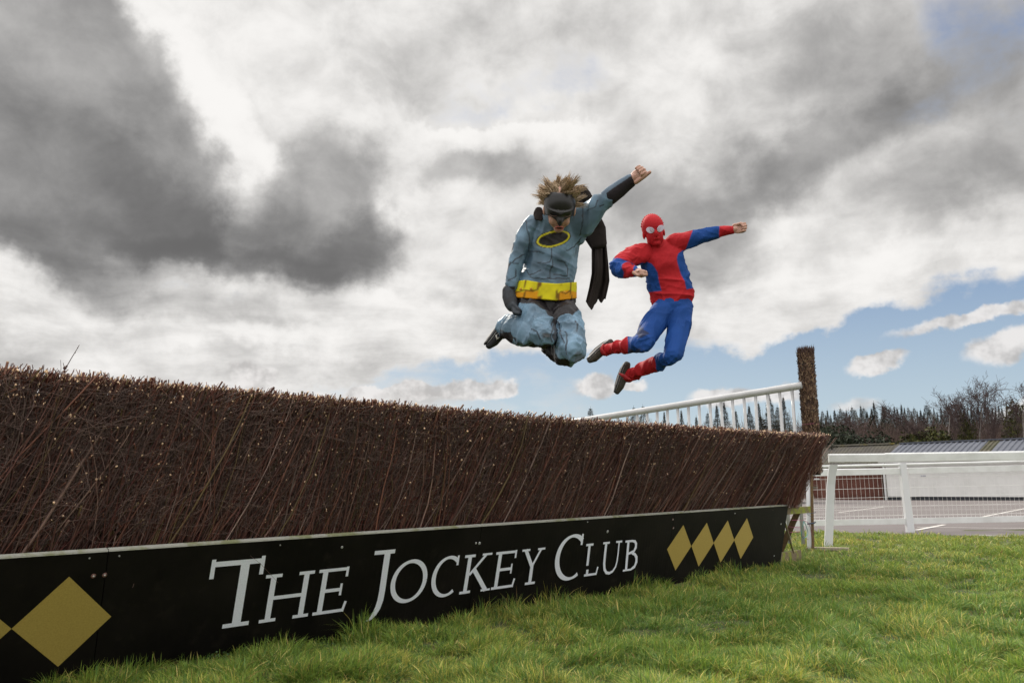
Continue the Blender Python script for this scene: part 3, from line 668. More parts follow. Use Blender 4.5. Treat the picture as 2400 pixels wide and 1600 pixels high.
# ================================================================ rails on the right
def beam(name, p, q, h, w, m, parent, bevel=.006, roundtop=False):
    p, q = np.array(p, float), np.array(q, float); L = np.linalg.norm(q-p); d = (q-p)/L; side = np.cross(d, UP); side /= np.linalg.norm(side); up = np.cross(side, d)
    mb = MB(); mb.box((p+q)/2, d*L/2, side*w/2, up*h/2); return mb.build(name, m, parent, bevel=bevel)
if PART in ('all', 'fence', 'nograss', 'grass', 'right'):
    # running rail in front
    f0 = onz(1944, 1283, 0); Y0 = f0[1]
    rail_t = empty('running_rail', tuple(f0), 'white running rail on a curved plastic post, nearest the camera on the right', 'railing')
    p0 = atY(1942, 1073, Y0-.05); p1 = atY(2075, 1072, Y0-.14); p2 = atY(2640, 1064, Y0-.95)
    def railprof(name, p, q, h):
        # deep D-profile rail: flat face with a rounded top
        p, q = np.array(p), np.array(q); d = (q-p)/np.linalg.norm(q-p); side = np.cross(d, UP); side /= np.linalg.norm(side)
        pr = []
        for a in np.linspace(0, math.pi, 9): pr.append((-math.cos(a)*.032, h/2-.022+.022*math.sin(a)))
        pr += [(.030, -h/2+.004), (.026, -h/2), (-.026, -h/2), (-.030, -h/2+.004)]
        V = [c+side*a+UP*b for c in (p, q) for a, b in pr]; n = len(pr)
        mb = MB(); mb.add(V, [(i, (i+1) % n, n+(i+1) % n, n+i) for i in range(n)]+[tuple(range(n))[::-1], tuple(range(n, 2*n))]); return mb.build(name, M_white, rail_t)
    railprof('top_rail', p0, p1, .116); railprof('top_rail', p1+(0, 0, .004), p2, .120)
    # goose-neck post: flat blade curving forward under the rail
    bl = [(1941, 1285, 0), (1943, 1240, .0), (1945, 1180, .0), (1947, 1135, -.01), (1950, 1108, -.03), (1953, 1088, -.05)]
    mb = MB(); rings = []
    for (px, py, dy_) in bl:
        c = atY(px, py, Y0+dy_); rings.append([c+np.array([a, b, 0]) for a, b in ((-.055, -.02), (.055, -.02), (.058, .02), (-.052, .02))])
    V = [v for r0 in rings for v in r0]; Fc = []
    for j in range(len(rings)-1):
        for i in range(4): Fc.append((j*4+i, j*4+(i+1) % 4, (j+1)*4+(i+1) % 4, (j+1)*4+i))
    Fc += [(3, 2, 1, 0), tuple(range(len(V)-4, len(V)))]
    mb.add(V, Fc); mb.build('post', M_post, rail_t, bevel=.004)
    a = onz(1890, 1284, .03); b = onz(1990, 1286, .03); o = beam('footing_board', a, b, .035, .09, mat('old footing board', (.36, .31, .24), .85, noise=(40, (.2, .16, .11), .4, .7)), None, .004)
    tagobj(o, 'grey wooden footing board lying under the curved white rail post', 'board')

    # mesh fence behind
    m0 = onz(2133, 1247, 0); Ym = m0[1]; dY = (-.42)/2.4           # comes nearer towards the right
    def MF(x, z, off=0.): return np.array([x, Ym+(x-m0[0])*dY*.55+off, z])
    mfence = empty('mesh_fence', tuple(m0), 'white post and rail fence with welded wire mesh beside the car park', 'fence')
    def zat(px, py, x): # height of a pixel on the fence plane
        return atY(px, py, MF(x, 0)[1])[2]
    xL, xR = m0[0]-5.2, m0[0]+5.2
    z_pipe = atY(2133, 1020+308*.2211, Ym)[2]; z_b1, z_b0 = atY(2133, 1020+345*.2211, Ym)[2], atY(2133, 1020+408*.2211, Ym)[2]
    z_c1, z_c0 = atY(2133, 1020+876*.2211, Ym)[2], atY(2133, 1020+938*.2211, Ym)[2]
    tilt = .014
    def MT(x, z, off=0): p = MF(x, z, off); p[2] += (x-m0[0])*tilt; return p
    mb = MB(); mb.tube([MT(xL, z_pipe), MT(xR, z_pipe)], .026, 14); mb.build('top_pipe', M_white, mfence, True)
    for k in range(-2, 2):
        a, b = m0[0]+k*2.4+.06, m0[0]+(k+1)*2.4-.06
        beam('upper_board', MT(a, (z_b0+z_b1)/2, -.0), MT(b, (z_b0+z_b1)/2, 0), abs(z_b1-z_b0), .04, M_white, mfence, .004)
        beam('lower_board', MT(a, (z_c0+z_c1)/2), MT(b, (z_c0+z_c1)/2), abs(z_c1-z_c0), .04, M_white, mfence, .004)
    for k in range(-2, 3):
        x = m0[0]+k*2.4; p = MF(x, 0)
        mb = MB(); zt = z_pipe+.03+(x-m0[0])*tilt
        lean = -.03
        mb.hexa([(p[0]-.058, p[1]-.045, -.03), (p[0]+.066, p[1]-.045, -.03), (p[0]+.066, p[1]+.045, -.03), (p[0]-.058, p[1]+.045, -.03),
                 (p[0]-.055+lean, p[1]-.045, zt), (p[0]+.050+lean, p[1]-.045, zt), (p[0]+.050+lean, p[1]+.045, zt), (p[0]-.055+lean, p[1]+.045, zt)])
        mb.build('post', M_post, mfence, bevel=.006)
    # the welded mesh: one panel per bay
    for k in range(-2, 2):
        a, b = m0[0]+k*2.4+.05, m0[0]+(k+1)*2.4-.05
        nv = 31; P = []
        for i in range(nv):
            x = a+(b-a)*(i+.5)/nv; P.append([MT(x, z_c1+.0, .03), MT(x, z_b0-.0, .03)])
        V1, F1, _ = tubes(np.array(P), np.full((nv, 2), .0019), None, 4)
        hs = [MT(0, atY(2200, 1020+y_*.2211, Ym)[2])[2]-(0-m0[0])*tilt for y_ in (440, 548, 645, 745, 842)]
        P = [[MT(a, h, .027), MT((a+b)/2, h-.003, .027), MT(b, h, .027)] for h in hs]
        V2, F2, _ = tubes(np.array(P), np.full((len(P), 3), .0027), None, 4)
        link('wire_mesh', mesh_np('wire_mesh', np.vstack([V1, V2]), np.vstack([F1, F2+len(V1)])), M_wire, mfence)
    # another thin rail further back
    y2 = Ym+2.1
    tr = empty('far_rail', tuple(atY(2250, 1120, y2)*[1, 1, 0]), 'thin white rail glimpsed behind the mesh fence', 'railing')
    mb = MB(); mb.tube([atY(1700, 1103, y2), atY(2100, 1099, y2), atY(2560, 1088, y2-.3)], .022, 12); mb.build('top_rail', M_white, tr, True)
    for px in (1790, 2476):
        t_ = atY(px, 1100, y2); mb = MB(); mb.tube([(t_[0], t_[1], -.02), (t_[0], t_[1], t_[2])], .02, 10); mb.build('post', M_post, tr, True)

# ================================================================ buildings beyond the car park
M_brick = mat('red brick wall', (.12, .042, .03), .9, noise=[(2.5, (.155, .06, .042), .4, .65), (30, (.085, .032, .025), .5, .7)])
M_wall = mat('white panel wall', (.80, .80, .785), .7, noise=(1.3, (.72, .72, .70), .45, .7))
M_plinth = mat('dark plinth', (.025, .028, .035), .8)
M_steel = mat('blue grey steel roof sheet', (.085, .093, .12), .55, noise=(1.5, (.06, .068, .09), .45, .7))
M_moss = mat('mossy roof sheet', (.075, .068, .045), .9, noise=[(1.6, (.05, .05, .022), .4, .6), (9, (.14, .13, .10), .6, .75)])
M_oldroof = mat('weathered cement roof', (.034, .030, .025), .9, noise=[(.9, (.05, .045, .028), .45, .65), (7, (.07, .06, .05), .5, .7)])
M_ridge = mat('lichened ridge tiles', (.17, .16, .13), .9, noise=(1.1, (.20, .16, .04), .5, .62))
def building(name, label, cat, pxl, Yl, pxr, Yr, pyeaveL, pyridgeL, depth, mw, kind):
    gl = terr(0, 62.)
    a = pxz(pxl, Yl, gl); a = atY(pxl, 1150, Yl); b = atY(pxr, 1150, Yr); a[2] = b[2] = gl
    d = b-a; L = np.linalg.norm(d); d /= L; back = np.array([-d[1], d[0], 0])
    hz_e = atY(pxl, pyeaveL, Yl)[2]
    root = empty(name, tuple(a), label, cat)
    hw = hz_e-gl
    mb = MB(); c = a+d*L/2+back*depth/2+UP*(hw/2+.15)
    mb.box(c, d*L/2, back*depth/2, UP*(hw/2-.15)); mb.build('wall', mw, root)
    mb = MB(); mb.box(a+d*L/2+back*depth/2+UP*.15, d*(L/2-.03), back*(depth/2-.03), UP*.15); mb.build('plinth', M_plinth if kind == 'white' else mw, root)
    # roof: ridge height seen at the ridge's own distance
    rpt = a+back*depth/2; zr = atY(pxl, pyridgeL, rpt[1])[2]
    return root, a, d, back, L, hw, hz_e, zr
if PART in ('all', 'right', 'nograss'):
    # white barn
    root, a, d, back, L, hw, ze, zr = building('white_barn', 'long white walled barn with a blue grey ribbed steel roof and mossy panels', 'barn', 2080, 66, 2600, 55.5, 1079, 1041, 8.0, M_wall, 'white')
    ov = .45; e0 = a-d*.3-back*ov; r0 = a-d*.3+back*4.0
    Lr = L+.6; slope_len = 1
    def roofstrip(x0, x1, name, m, parent, rib):
        n = max(1, int(round((x1-x0)/rib))); V = []; Fc = []; mbr = MB()
        prof = []
        for i in range(n):
            b0 = x0+i*rib
            prof += [(b0, 0), (b0+rib*.45, 0), (b0+rib*.58, .07), (b0+rib*.84, .07), (b0+rib*.97, 0)]
        prof.append((x1, 0))
        for (e, r_, ez, rz) in ((e0, r0, ze-.12, zr), ):
            for (x, h) in prof: V += [e+d*x+UP*(ez+h-e[2]), r_+d*x+UP*(rz+h-r_[2])]
        for i in range(len(prof)-1): Fc.append((2*i, 2*i+2, 2*i+3, 2*i+1))
        me = pyd(name, V, Fc); o = link(name, me, m, parent); md = o.modifiers.new('s', 'SOLIDIFY'); md.thickness = .02; return o
    x = 0.; panels = [(6.6, 0), (.95, 1), (6.6, 0), (1.05, 1), (7.6, 0), (1.05, 1), (40, 0)]
    x = 0
    for (w, mossy) in panels:
        x1 = min(Lr, x+w)
        if x1-x > .3: roofstrip(x, x1, 'mossy_roof_panel' if mossy else 'roof_panel', M_moss if mossy else M_steel, root, .30 if mossy else .42)
        x = x1
        if x >= Lr: break
    V = [e0+UP*(ze-.14-e0[2]), r0+UP*(zr-.02-r0[2]), r0+d*Lr+UP*(zr-.02-r0[2]), e0+d*Lr+UP*(ze-.14-e0[2]), a-d*.3+back*8.4+UP*(ze-.14-a[2]), a-d*.3+d*Lr+back*8.4+UP*(ze-.14-a[2])]
    mb = MB(); mb.add(V, [(0, 3, 2, 1), (1, 2, 5, 4)]); mb.add([V[0]+d*.31, V[1]+d*.31, V[4]+d*.31], [(0, 1, 2)]); mb.build('roof_underside', M_plinth, root)
    mb = MB(); c = r0+d*Lr/2+UP*(zr+.09-r0[2]); mb.box(c, d*Lr/2, back*.16, UP*.05); mb.build('ridge_cap', M_steel, root)
    mb = MB(); mb.box(a-d*.12-back*.08+UP*hw*.5, d*.06, back*.06, UP*hw*.5); mb.build('downpipe', M_white, root)
    mb = MB(); mb.box(e0+d*Lr/2+UP*(ze-.12-e0[2])-back*.07, d*Lr/2, back*.07, UP*.06); mb.build('gutter', M_white, root)
    for px_ in (2198,):
        p = atY(px_, 1114.5, a[1]); t_ = (p-a)@d; mb = MB(); mb.box(a+d*t_-back*.02+UP*(p[2]-a[2]), d*.18, back*.02, UP*.045); mb.build('wall_sign', mat('pale sign', (.45, .45, .52), .5), root)
    # brick stable block
    root, a, d, back, L, hw, ze, zr = building('brick_block', 'low red brick block with an old mossy cement roof, left of the white barn', 'building', 1700, 76, 2070, 67.5, 1093, 1054, 8.0, M_brick, 'brick')
    e0 = a-d*.3-back*.45; r0 = a-d*.3+back*4.0; Lr = L+.9; V = []; nn_ = int(Lr/.15)
    for i in range(nn_+1):
        x = Lr*i/nn_; h = .03*math.sin(i*math.pi); h = .035 if i % 2 else 0
        V += [e0+d*x+UP*(ze-.1+h-e0[2]), r0+d*x+UP*(zr+h-r0[2]), r0+back*4.4+d*x+UP*(ze-.1+h-r0[2])]
    Fc = []
    for i in range(nn_): Fc += [(3*i, 3*i+3, 3*i+4, 3*i+1), (3*i+1, 3*i+4, 3*i+5, 3*i+2)]
    o = link('roof', pyd('roof', V, Fc), M_oldroof, root)
    mb = MB(); 
    for i in range(int(Lr/.7)): mb.box(r0+d*(.35+i*.7)+UP*(zr+.08+.01*(i % 2)-r0[2]), d*.34, back*.17, UP*.06)
    mb.build('ridge_tiles', M_ridge, root)
    mb = MB(); mb.box(e0+d*Lr/2+UP*(ze-.13-e0[2]), d*Lr/2, back*.05, UP*.09); mb.build('gutter', M_plinth, root)
    for px_ in (1974, 2015, 1935):
        p = atY(px_, 1121.5, a[1]); t_ = (p-a)@d
        mb = MB(); mb.box(a+d*t_-back*.03+UP*(1121 and p[2]-a[2]), d*.22, back*.02, UP*.06); mb.build('air_vent', M_white, root)
    for px_ in (1925, 2000):
        p = atY(px_, 1140, a[1]); t_ = (p-a)@d
        mb = MB(); mb.box(a+d*t_-back*.012+UP*1.05, d*.5, back*.012, UP*1.02); dr = mb.build('door', mat('brown door', (.16, .062, .042), .7), root)

# ================================================================ trees
M_needle = mat('conifer needles', rough=.7, attr=True, spec=.2)
M_bark = mat('tree bark', (.10, .075, .06), .9, noise=(3, (.06, .045, .04), .4, .7))
M_birchbark = mat('pale birch bark', (.30, .27, .25), .8, noise=(1.2, (.10, .08, .07), .45, .6))
M_baretwig = mat('bare twigs', rough=.85, attr=True, spec=.2)
def conifer_mesh(seed, h=1.0, wide=.17, dens=1.0, kind=0):
    """unit-height conifer made of drooping sprays of small faces"""
    r = np.random.default_rng(seed); V = []; Fq = []; C = []
    n = int(4200*dens); t = r.random(n)**.8
    z = .10+.90*t; lvl = z+.35*(np.round(z*20)/20-z)+r.normal(0, .012, n)
    prof = ((1-z)**(1.0 if kind == 0 else .75)*1.15*(.55+.45*np.minimum(1, (1-z)/.25)))*wide*(1.0+.3*np.sin(z*50+seed))
    nb = 9; a = (np.round(r.random(n)*nb)/nb+np.round(z*20)*.37)*2*np.pi+r.normal(0, .2, n)
    big = .75+.5*vnoise(np.stack([np.cos(a)*1.5, np.sin(a)*1.5, z*6], 1)+seed*3.1, 1.2)
    rr = prof*big*np.sqrt(.08+.92*r.random(n))
    zz = lvl-rr*(.25 if kind == 0 else -.15)+r.normal(0, .006, n)
    c = np.stack([rr*np.cos(a), rr*np.sin(a), np.clip(zz, .03, 1.0)], 1)
    out = np.stack([np.cos(a), np.sin(a), -.25+.5*r.random(n)], 1); side = np.stack([-np.sin(a), np.cos(a), r.normal(0, .3, n)], 1)
    L = (.016+.022*r.random(n))[:, None]*(.22+.95*(1-z[:, None])); w = L*.38
    quad = np.stack([c-side*w, c+out*L*.4-side*w*.8-UP*L*.12, c+out*L*1.3, c+out*L*.3+side*w], 1)
    V = quad.reshape(-1, 3); Fq = np.arange(4*n).reshape(-1, 4)
    g = np.array([(.066, .064, .046), (.085, .082, .056), (.052, .052, .040), (.105, .090, .066)])[r.choice(4, n, p=[.35, .3, .2, .15])]
    C = np.repeat(g, 4, 0)
    tip = np.array([[(0, 0, .85), (0, 0, 1.03)]]); tv, tf, _ = tubes(tip, np.array([[.003, .001]]), None, 4)
    me = mesh_np('crown', np.vstack([V, tv]), np.vstack([Fq, tf+len(V)]), np.vstack([C, np.tile([(.03, .04, .025)], (len(tv), 1))]))
    return me
def trunk_mesh(): 
    V, Fq, _ = tubes(np.array([[(0, 0, -.02), (0, 0, .3), (0, 0, .95)]]), np.array([[.018, .013, .002]]), None, 7); return mesh_np('trunk', V, Fq)
def branching(seed, levels, n0, spread, ratio, r0, upw=.2, start=.25, wig=.12, tubem=4):
    """recursive bare tree, unit height; returns tubes for thick wood and twigs"""
    r = np.random.default_rng(seed); segs = []
    def grow(p, d, L, rad, lev):
        k = 4; pts = [p]; q = p.copy(); dd = d.copy()
        for i in range(k):
            dd = dd+r.normal(0, wig, 3)+UP*upw*.25; dd /= np.linalg.norm(dd); q = q+dd*L/k; pts.append(q.copy())
        segs.append((np.array(pts), np.linspace(rad, rad*(.3 if lev == 0 else .55), k+1), lev))
        if lev >= levels: return
        nb = n0[lev]
        for j in range(nb):
            t = start+(1-start)*(j+r.random())/nb if lev == 0 else .2+.8*(j+r.random())/nb
            i = min(k-1, int(t*k)); f = t*k-i; bp = pts[i]*(1-f)+pts[i+1]*f
            ax = r.normal(0, 1, 3); ax -= ax@dd*dd; ax /= np.linalg.norm(ax)
            nd = dd*(1-spread[lev])+ax*spread[lev]+UP*upw; nd /= np.linalg.norm(nd)
            grow(bp, nd, L*ratio[lev]*(1.25-.75*t if lev == 0 else 1)*(.7+.6*r.random()), rad*(.42 if lev == 0 else .5)*(1-.4*t), lev+1)
    grow(np.zeros(3), np.array([r.normal(0, .05), r.normal(0, .05), 1.]), .85, r0, 0)
    return segs
def bare_meshes(seed, **kw):
    segs = branching(seed, **kw); P = np.array([s[0] for s in segs]); R = np.array([s[1] for s in segs]); lev = np.array([s[2] for s in segs])
    zmax = P[..., 2].max(); P = P/zmax; R = R/zmax
    return P, R, lev
ORD = ['first', 'second', 'third', 'fourth', 'fifth', 'sixth', 'seventh', 'eighth', 'ninth', 'tenth', 'eleventh', 'twelfth']
ZONES = [(1925, 'just right of the brush post'), (1955, 'beyond the right end of the brush fence'), (1990, 'left of the slender white birch'), (2025, 'behind the slender white birch'), (2052, 'left of the tallest spruce'),
         (2095, 'around the tallest spruce'), (2135, 'above the left end of the white barn'), (2175, 'left of the leaning birch'), (2212, 'above the wide ivy bush'), (2250, 'right of the wide ivy bush'), (2300, 'below the tallest birch'), (2340, 'right of the tallest birch'), (2385, 'beside the dark trunked tree'), (9999, 'at the right edge of the picture')]
def zoned(items):
    """items: px list -> (zone, ordinal word) for each, counted from the left inside its zone"""
    z = [next(i for i, (lim, _) in enumerate(ZONES) if px < lim) for px in items]; out = []
    for i, px in enumerate(items):
        rank = sorted(p for p, zz in zip(items, z) if zz == z[i]).index(px); tot = sum(zz == z[i] for zz in z)
        out.append(ZONES[z[i]][1]+((', '+ORD[rank]+' from the left') if tot > 1 else ''))
    return out
belt = [0]
def place(meshes, name, label, cat, px, Y, H, group, rot=0, sxy=1.):
    g = terr(0, min(Y, 62)); p = atY(px, 1150, Y)
    root = bpy.data.objects.new(name, None); COL.objects.link(root); root.location = (p[0], p[1], g-.05); root.rotation_euler = (0, 0, rot); root.scale = (H*sxy, H*sxy, H)
    tagobj(root, label, cat, group)
    for nm, me, m in meshes:
        if not me.materials: me.materials.append(m)
        o = bpy.data.objects.new(nm, me); COL.objects.link(o); o.parent = root
    return root
def treeH(px, py, Y):  # height that puts the top at image row py
    return atY(px, py, Y)[2]-terr(0, min(Y, 62))+.05
if PART in ('all', 'right', 'nograss'):
    con = [(conifer_mesh(i, wide=w, dens=dn, kind=kd), trunk_mesh()) for i, (w, dn, kd) in enumerate([(.15, 1.2, 0), (.20, 1.5, 0), (.13, 1.1, 0), (.24, 1.5, 1), (.18, 1.3, 0)])]
    r = np.random.default_rng(21)
    near = [(1492, 956, 60, 3), (1514, 953, 62, 3), (1389, 958, 64, 3), (1564, 966, 64, 2), (1605, 963, 62, 2), (1640, 978, 60, 4), (1668, 969, 60, 3), (1690, 951, 61, 4), (1708, 943, 60, 1), (1735, 964, 60, 4), (1767, 952, 62, 1), (1790, 946, 62, 4),
            (1816, 922, 61, 1), (1850, 932, 61, 4), (1835, 955, 59, 3), (1545, 985, 60, 3), (1620, 990, 60, 3), (1575, 990, 60, 0), (1793, 975, 58, 4)]
    nl = ['narrow dark conifer', 'broad dark conifer', 'sparse dark conifer', 'rounded dark pine', 'dense dark conifer']
    for i, (px, py, Y, k) in enumerate(near):
        me, tm = con[k]
        wh = ['behind the white wing bars', 'over the brush fence top', 'behind the white wing rail'][0 if px > 1650 else (2 if px > 1450 else 1)]
        nm_ = ['first', 'second', 'third', 'fourth', 'fifth', 'sixth', 'seventh', 'eighth', 'ninth', 'tenth', 'eleventh', 'twelfth', 'thirteenth', 'fourteenth', 'fifteenth', 'sixteenth', 'seventeenth', 'eighteenth', 'nineteenth'][sorted(q_[0] for q_ in near).index(px)]
        place([('crown', me, M_needle), ('trunk', tm, M_bark)], 'conifer', nl[k]+' '+wh+', '+nm_+' from the left', 'tree', px, Y, treeH(px, py, Y), 'conifers beyond the white wing', r.random()*6, 1.0+.2*r.random())
    # the conifer row on the skyline at the right
    sky = [(1905, 968), (1918, 977), (1930, 970), (1941, 964), (1953, 962), (1970, 962), (1984, 958), (1998, 961), (2012, 955), (2033, 952), (2047, 965), (2058, 958), (2085, 951), (2100, 958), (2113, 953), (2130, 949), (2146, 956), (2160, 957), (2175, 962), (2190, 950), (2207, 957),
           (2224, 956), (2240, 952), (2262, 947), (2280, 951), (2296, 955), (2312, 953), (2330, 948), (2346, 956), (2362, 951), (2380, 954), (2396, 957), (2412, 950), (2440, 948), (2470, 950)]
    zl = [zoned([p for p, _ in sky]), zoned([p+7 for p, _ in sky])]
    for i, (px, py) in enumerate(sky):
        for rep_ in range(2):
            k = int(r.integers(0, 5)); me, tm = con[k]; Y = (112 if rep_ == 0 else 120)+r.random()*6; pyy = py+(0 if rep_ == 0 else 5+7*r.random()); pxx = px+(0 if rep_ == 0 else 7)
            place([('crown', me, M_needle), ('trunk', tm, M_bark)], 'conifer', ('skyline conifer ' if rep_ == 0 else 'back row conifer ')+zl[rep_][i], 'tree', pxx, Y, treeH(pxx, pyy, Y), 'conifers along the right skyline', r.random()*6, .8+.45*r.random())
    # the big spruce standing forward
    me, tm = con[1]
    place([('crown', me, M_needle), ('trunk', tm, M_bark)], 'spruce', 'tallest dark spruce with a ragged top, standing forward of the conifer row', 'tree', 2065, 100, treeH(2065, 944, 100), None, 1.0, 1.15)
    me, tm = con[4]
    place([('crown', me, M_needle), ('trunk', tm, M_bark)], 'spruce', 'dark spruce close on the right of the tallest spruce', 'tree', 2088, 102, treeH(2088, 954, 102), None, 2.0, 1.3)
    # bare birches
    blab = ['slender bare birch with a white stem, nearest the brush post', 'bare birch leaning left over the ivy bush', 'bare birch with forked white stem above the ivy bush', 'tallest bare birch with a round crown of fine twigs', 'bare birch leaning left beside the tallest birch', 'upright bare tree with a dark trunk near the right edge', 'bare tree cut by the right edge of the picture']
    bl = [(2001, 948, 95, .9, 31, .15), (2155, 932, 88, 1.25, 32, -.35), (2215, 913, 88, 1.0, 33, .0), (2288, 874, 88, 1.0, 34, .0), (2272, 898, 90, 1.05, 35, -.22), (2350, 896, 86, .95, 36, .03), (2408, 886, 84, 1.0, 37, .0)]
    for i, (px, py, Y, sxy, seed, lean) in enumerate(bl):
        Y -= 13
        P, R, lev = bare_meshes(seed, levels=4, n0=[9, 5, 5, 4], spread=[.40, .42, .5, .6], ratio=[.42, .52, .5, .6], r0=.012, upw=.12, start=.42 if i else .6, wig=.06)
        P[..., 0] += lean*P[..., 2]**1.3
        thick = lev <= 0
        V, Fq, _ = tubes(P[thick], R[thick], None, 5); m1 = mesh_np('trunk', V, Fq)
        V, Fq, Cv = tubes(P[~thick], np.maximum(R[~thick], .0010), np.tile([(.085, .06, .058)], ((~thick).sum(), 5, 1)), 3); m2 = mesh_np('crown', V, Fq, Cv)
        H_ = treeH(px, py, Y); bx_ = px-lean*H_/Y*F*.9
        place([('trunk', m1, M_birchbark if i != 5 else M_bark), ('crown', m2, M_baretwig)], 'birch', blab[i], 'tree', bx_, Y, H_, None, 0, sxy)
    # shrubs and bare brown scrub
    def leafball(seed, n, cols, squash=1.):
        r = np.random.default_rng(seed); d = r.normal(0, 1, (n, 3)); d /= np.linalg.norm(d, axis=1, keepdims=True)
        lump = .55+.75*fbm(d+seed, 1.9, 3); rad = lump*np.cbrt(.25+.75*r.random(n)); c = d*rad[:, None]*np.array([.5, .5, .5*squash]); c[:, 2] += .5
        c = c[c[:, 2] > .02]; n = len(c); ax = r.normal(0, 1, (n, 3)); ax /= np.linalg.norm(ax, axis=1, keepdims=True); bx_ = np.cross(ax, r.normal(0, 1, (n, 3))); bx_ /= np.linalg.norm(bx_, axis=1, keepdims=True)
        s = (.014+.016*r.random(n))[:, None]; V = np.stack([c-ax*s, c+bx_*s*.6, c+ax*s, c-bx_*s*.6], 1).reshape(-1, 3)
        col = np.array(cols)[r.integers(0, len(cols), n)]*(.7+.6*r.random((n, 1))); return mesh_np('foliage', V, np.arange(4*n).reshape(-1, 4), np.repeat(col, 4, 0))
    def bush_mesh(seed, n=900, cols=((.10, .065, .058), (.13, .09, .075), (.075, .05, .045))):
        r = np.random.default_rng(seed); a = r.random(n)*2*np.pi; el = r.random(n)**.7; k = 6; tt = np.linspace(0, 1, k)
        L = .5+.5*r.random(n); d = np.stack([np.cos(a)*(.15+.55*el), np.sin(a)*(.15+.55*el), 1-.45*el], 1)
        base = r.normal(0, .12, (n, 3))*[1, 1, 0]; P = base[:, None]+d[:, None]*(L[:, None, None]*tt[None, :, None])+np.cumsum(r.normal(0, .028, (n, k, 3)), 1); P[..., 2] = np.clip(P[..., 2], 0, 1)
        R = np.full((n, k), .0022)*np.linspace(1.4, .5, k)[None]; c = np.array(cols)[r.integers(0, len(cols), n)]
        V, Fq, Cv = tubes(P, R, np.repeat(c[:, None], k, 1), 3); return mesh_np('twigs', V, Fq, Cv)
    bushes = [bush_mesh(50+i) for i in range(3)]+[bush_mesh(60, cols=((.15, .11, .075), (.11, .08, .05)))]
    r = np.random.default_rng(9)
    bpx = [1890+(2440-1890)*(i+r.random()*.8)/46 for i in range(46)]; bz = zoned(bpx)
    for i in range(46):
        px = bpx[i]; Y = 80+r.random()*11; top = 996+r.normal(0, 9)+(18 if px < 1980 else 0); k = int(r.integers(0, 4))
        place([('twigs', bushes[k], M_baretwig)], 'scrub_bush', 'bare brown scrub bush '+bz[i], 'bush', px, Y, treeH(px, top, Y), 'bare scrub bushes along the belt', r.random()*6, .9+.4*r.random())
    for i in range(12):
        px = 1640+(1880-1640)*(i+r.random()*.8)/12; Y = 84+r.random()*6; k = int(r.integers(0, 4))
        place([('twigs', bushes[k], M_baretwig)], 'scrub_bush', 'bare brown scrub bush behind the wing bars, '+ORD[i]+' from the left', 'bush', px, Y, treeH(px, 985-20*(px > 1790)+r.normal(0, 6), Y), 'bare scrub bushes behind the wing', r.random()*6, .9)
    # far-off wood that reads as one mass: brushwood filling the belt
    n = 42000; x = r.random(n); Y = 84+26*r.random(n); pxs = 1870+620*x; X = np.array([(p-1200)/F for p in pxs])*Y; k = 4
    top = 5.2+2.8*fbm(np.stack([X*.11, Y*.05, Y*0], 1), 1., 3)+3.2*(Y > 95); z0 = r.random(n)*top*.75-.8
    d = np.stack([r.normal(0, .5, n), r.normal(0, .5, n), .6+.7*r.random(n)], 1); L = .6+1.5*r.random(n)
    p0 = np.stack([X, Y, z0], 1); P = np.stack([p0+d*(L*t)[:, None]+r.normal(0, .06, (n, 3)) for t in np.linspace(0, 1, k)], 1)
    cols = np.array([(.095, .062, .058), (.12, .085, .075), (.07, .048, .042), (.06, .058, .035)])[r.choice(4, n, p=[.4, .25, .2, .15])]
    V, Fq, Cv = tubes(P, np.full((n, k), .022)*np.linspace(1.2, .6, k)[None], np.repeat(cols[:, None], k, 1), 3)
    o = link('woodland', mesh_np('woodland', V, Fq, Cv), M_baretwig); tagobj(o, 'tangled brown winter woodland filling the belt between scrub and conifers', 'woodland', None, 'stuff')
    # solid dark rise behind the wood so the belt has no daylight through it
    xs = np.linspace(0, 260, 60); V = []; 
    for x_ in xs:
        for (Y_, h_) in ((118, -1), (128, 5.2), (150, 6.5), (190, -1)): V.append((x_, Y_, h_+(.8*math.sin(x_*.3) if h_ > 0 else 0)))
    i = np.arange(len(V)).reshape(60, 4); o = link('wooded_rise', mesh_np('wooded_rise', V, np.stack([i[:-1, :-1], i[1:, :-1], i[1:, 1:], i[:-1, 1:]], -1).reshape(-1, 4)), mat('wooded rise', (.055, .046, .038), .95, noise=(.6, (.080, .062, .052), .4, .6)), None, True)
    tagobj(o, 'low dark rise behind the winter wood', None, None, 'structure')
    # evergreen shrubs and ivy
    greens = [(.040, .046, .012), (.060, .062, .016), (.024, .030, .009), (.085, .080, .024)]
    dk = [(.020, .027, .015), (.03, .038, .02), (.014, .02, .011)]
    lb = [leafball(70, 5200, greens), leafball(71, 5200, dk), leafball(72, 4200, greens, 1.3)]
    sh = [(2185, 990, 1052, 75, 0, 1.0, 'large ivy covered bush below the forked birch', 'ivy_bush'), (2280, 992, 1052, 75, 2, .40, 'narrow olive ivy column below the tallest birch', 'ivy_bush'), (2405, 962, 1040, 75, 2, .55, 'tall olive ivy clump at the right edge of the picture', 'ivy_bush'),
          (1958, 1007, 1050, 76, 1, 1.2, 'dark evergreen shrub low beside the brush fence end', 'shrub'), (1984, 1006, 1050, 78, 1, 1.1, 'second dark evergreen shrub right of the fence end', 'shrub'), (1929, 998, 1045, 80, 1, .8, 'small round green shrub just right of the brush post', 'shrub'), (2060, 1018, 1050, 76, 1, 1.3, 'grey green shrub above the brick block roof', 'shrub')]
    for (px, pt, pb, Y, k, sxy, lab, nm) in sh:
        zb = atY(px, pb, Y)[2]; H_ = treeH(px, pt, Y); place([('foliage', lb[k], M_needle)], nm, lab, 'bush', px, Y, H_, None, px, sxy*.9)

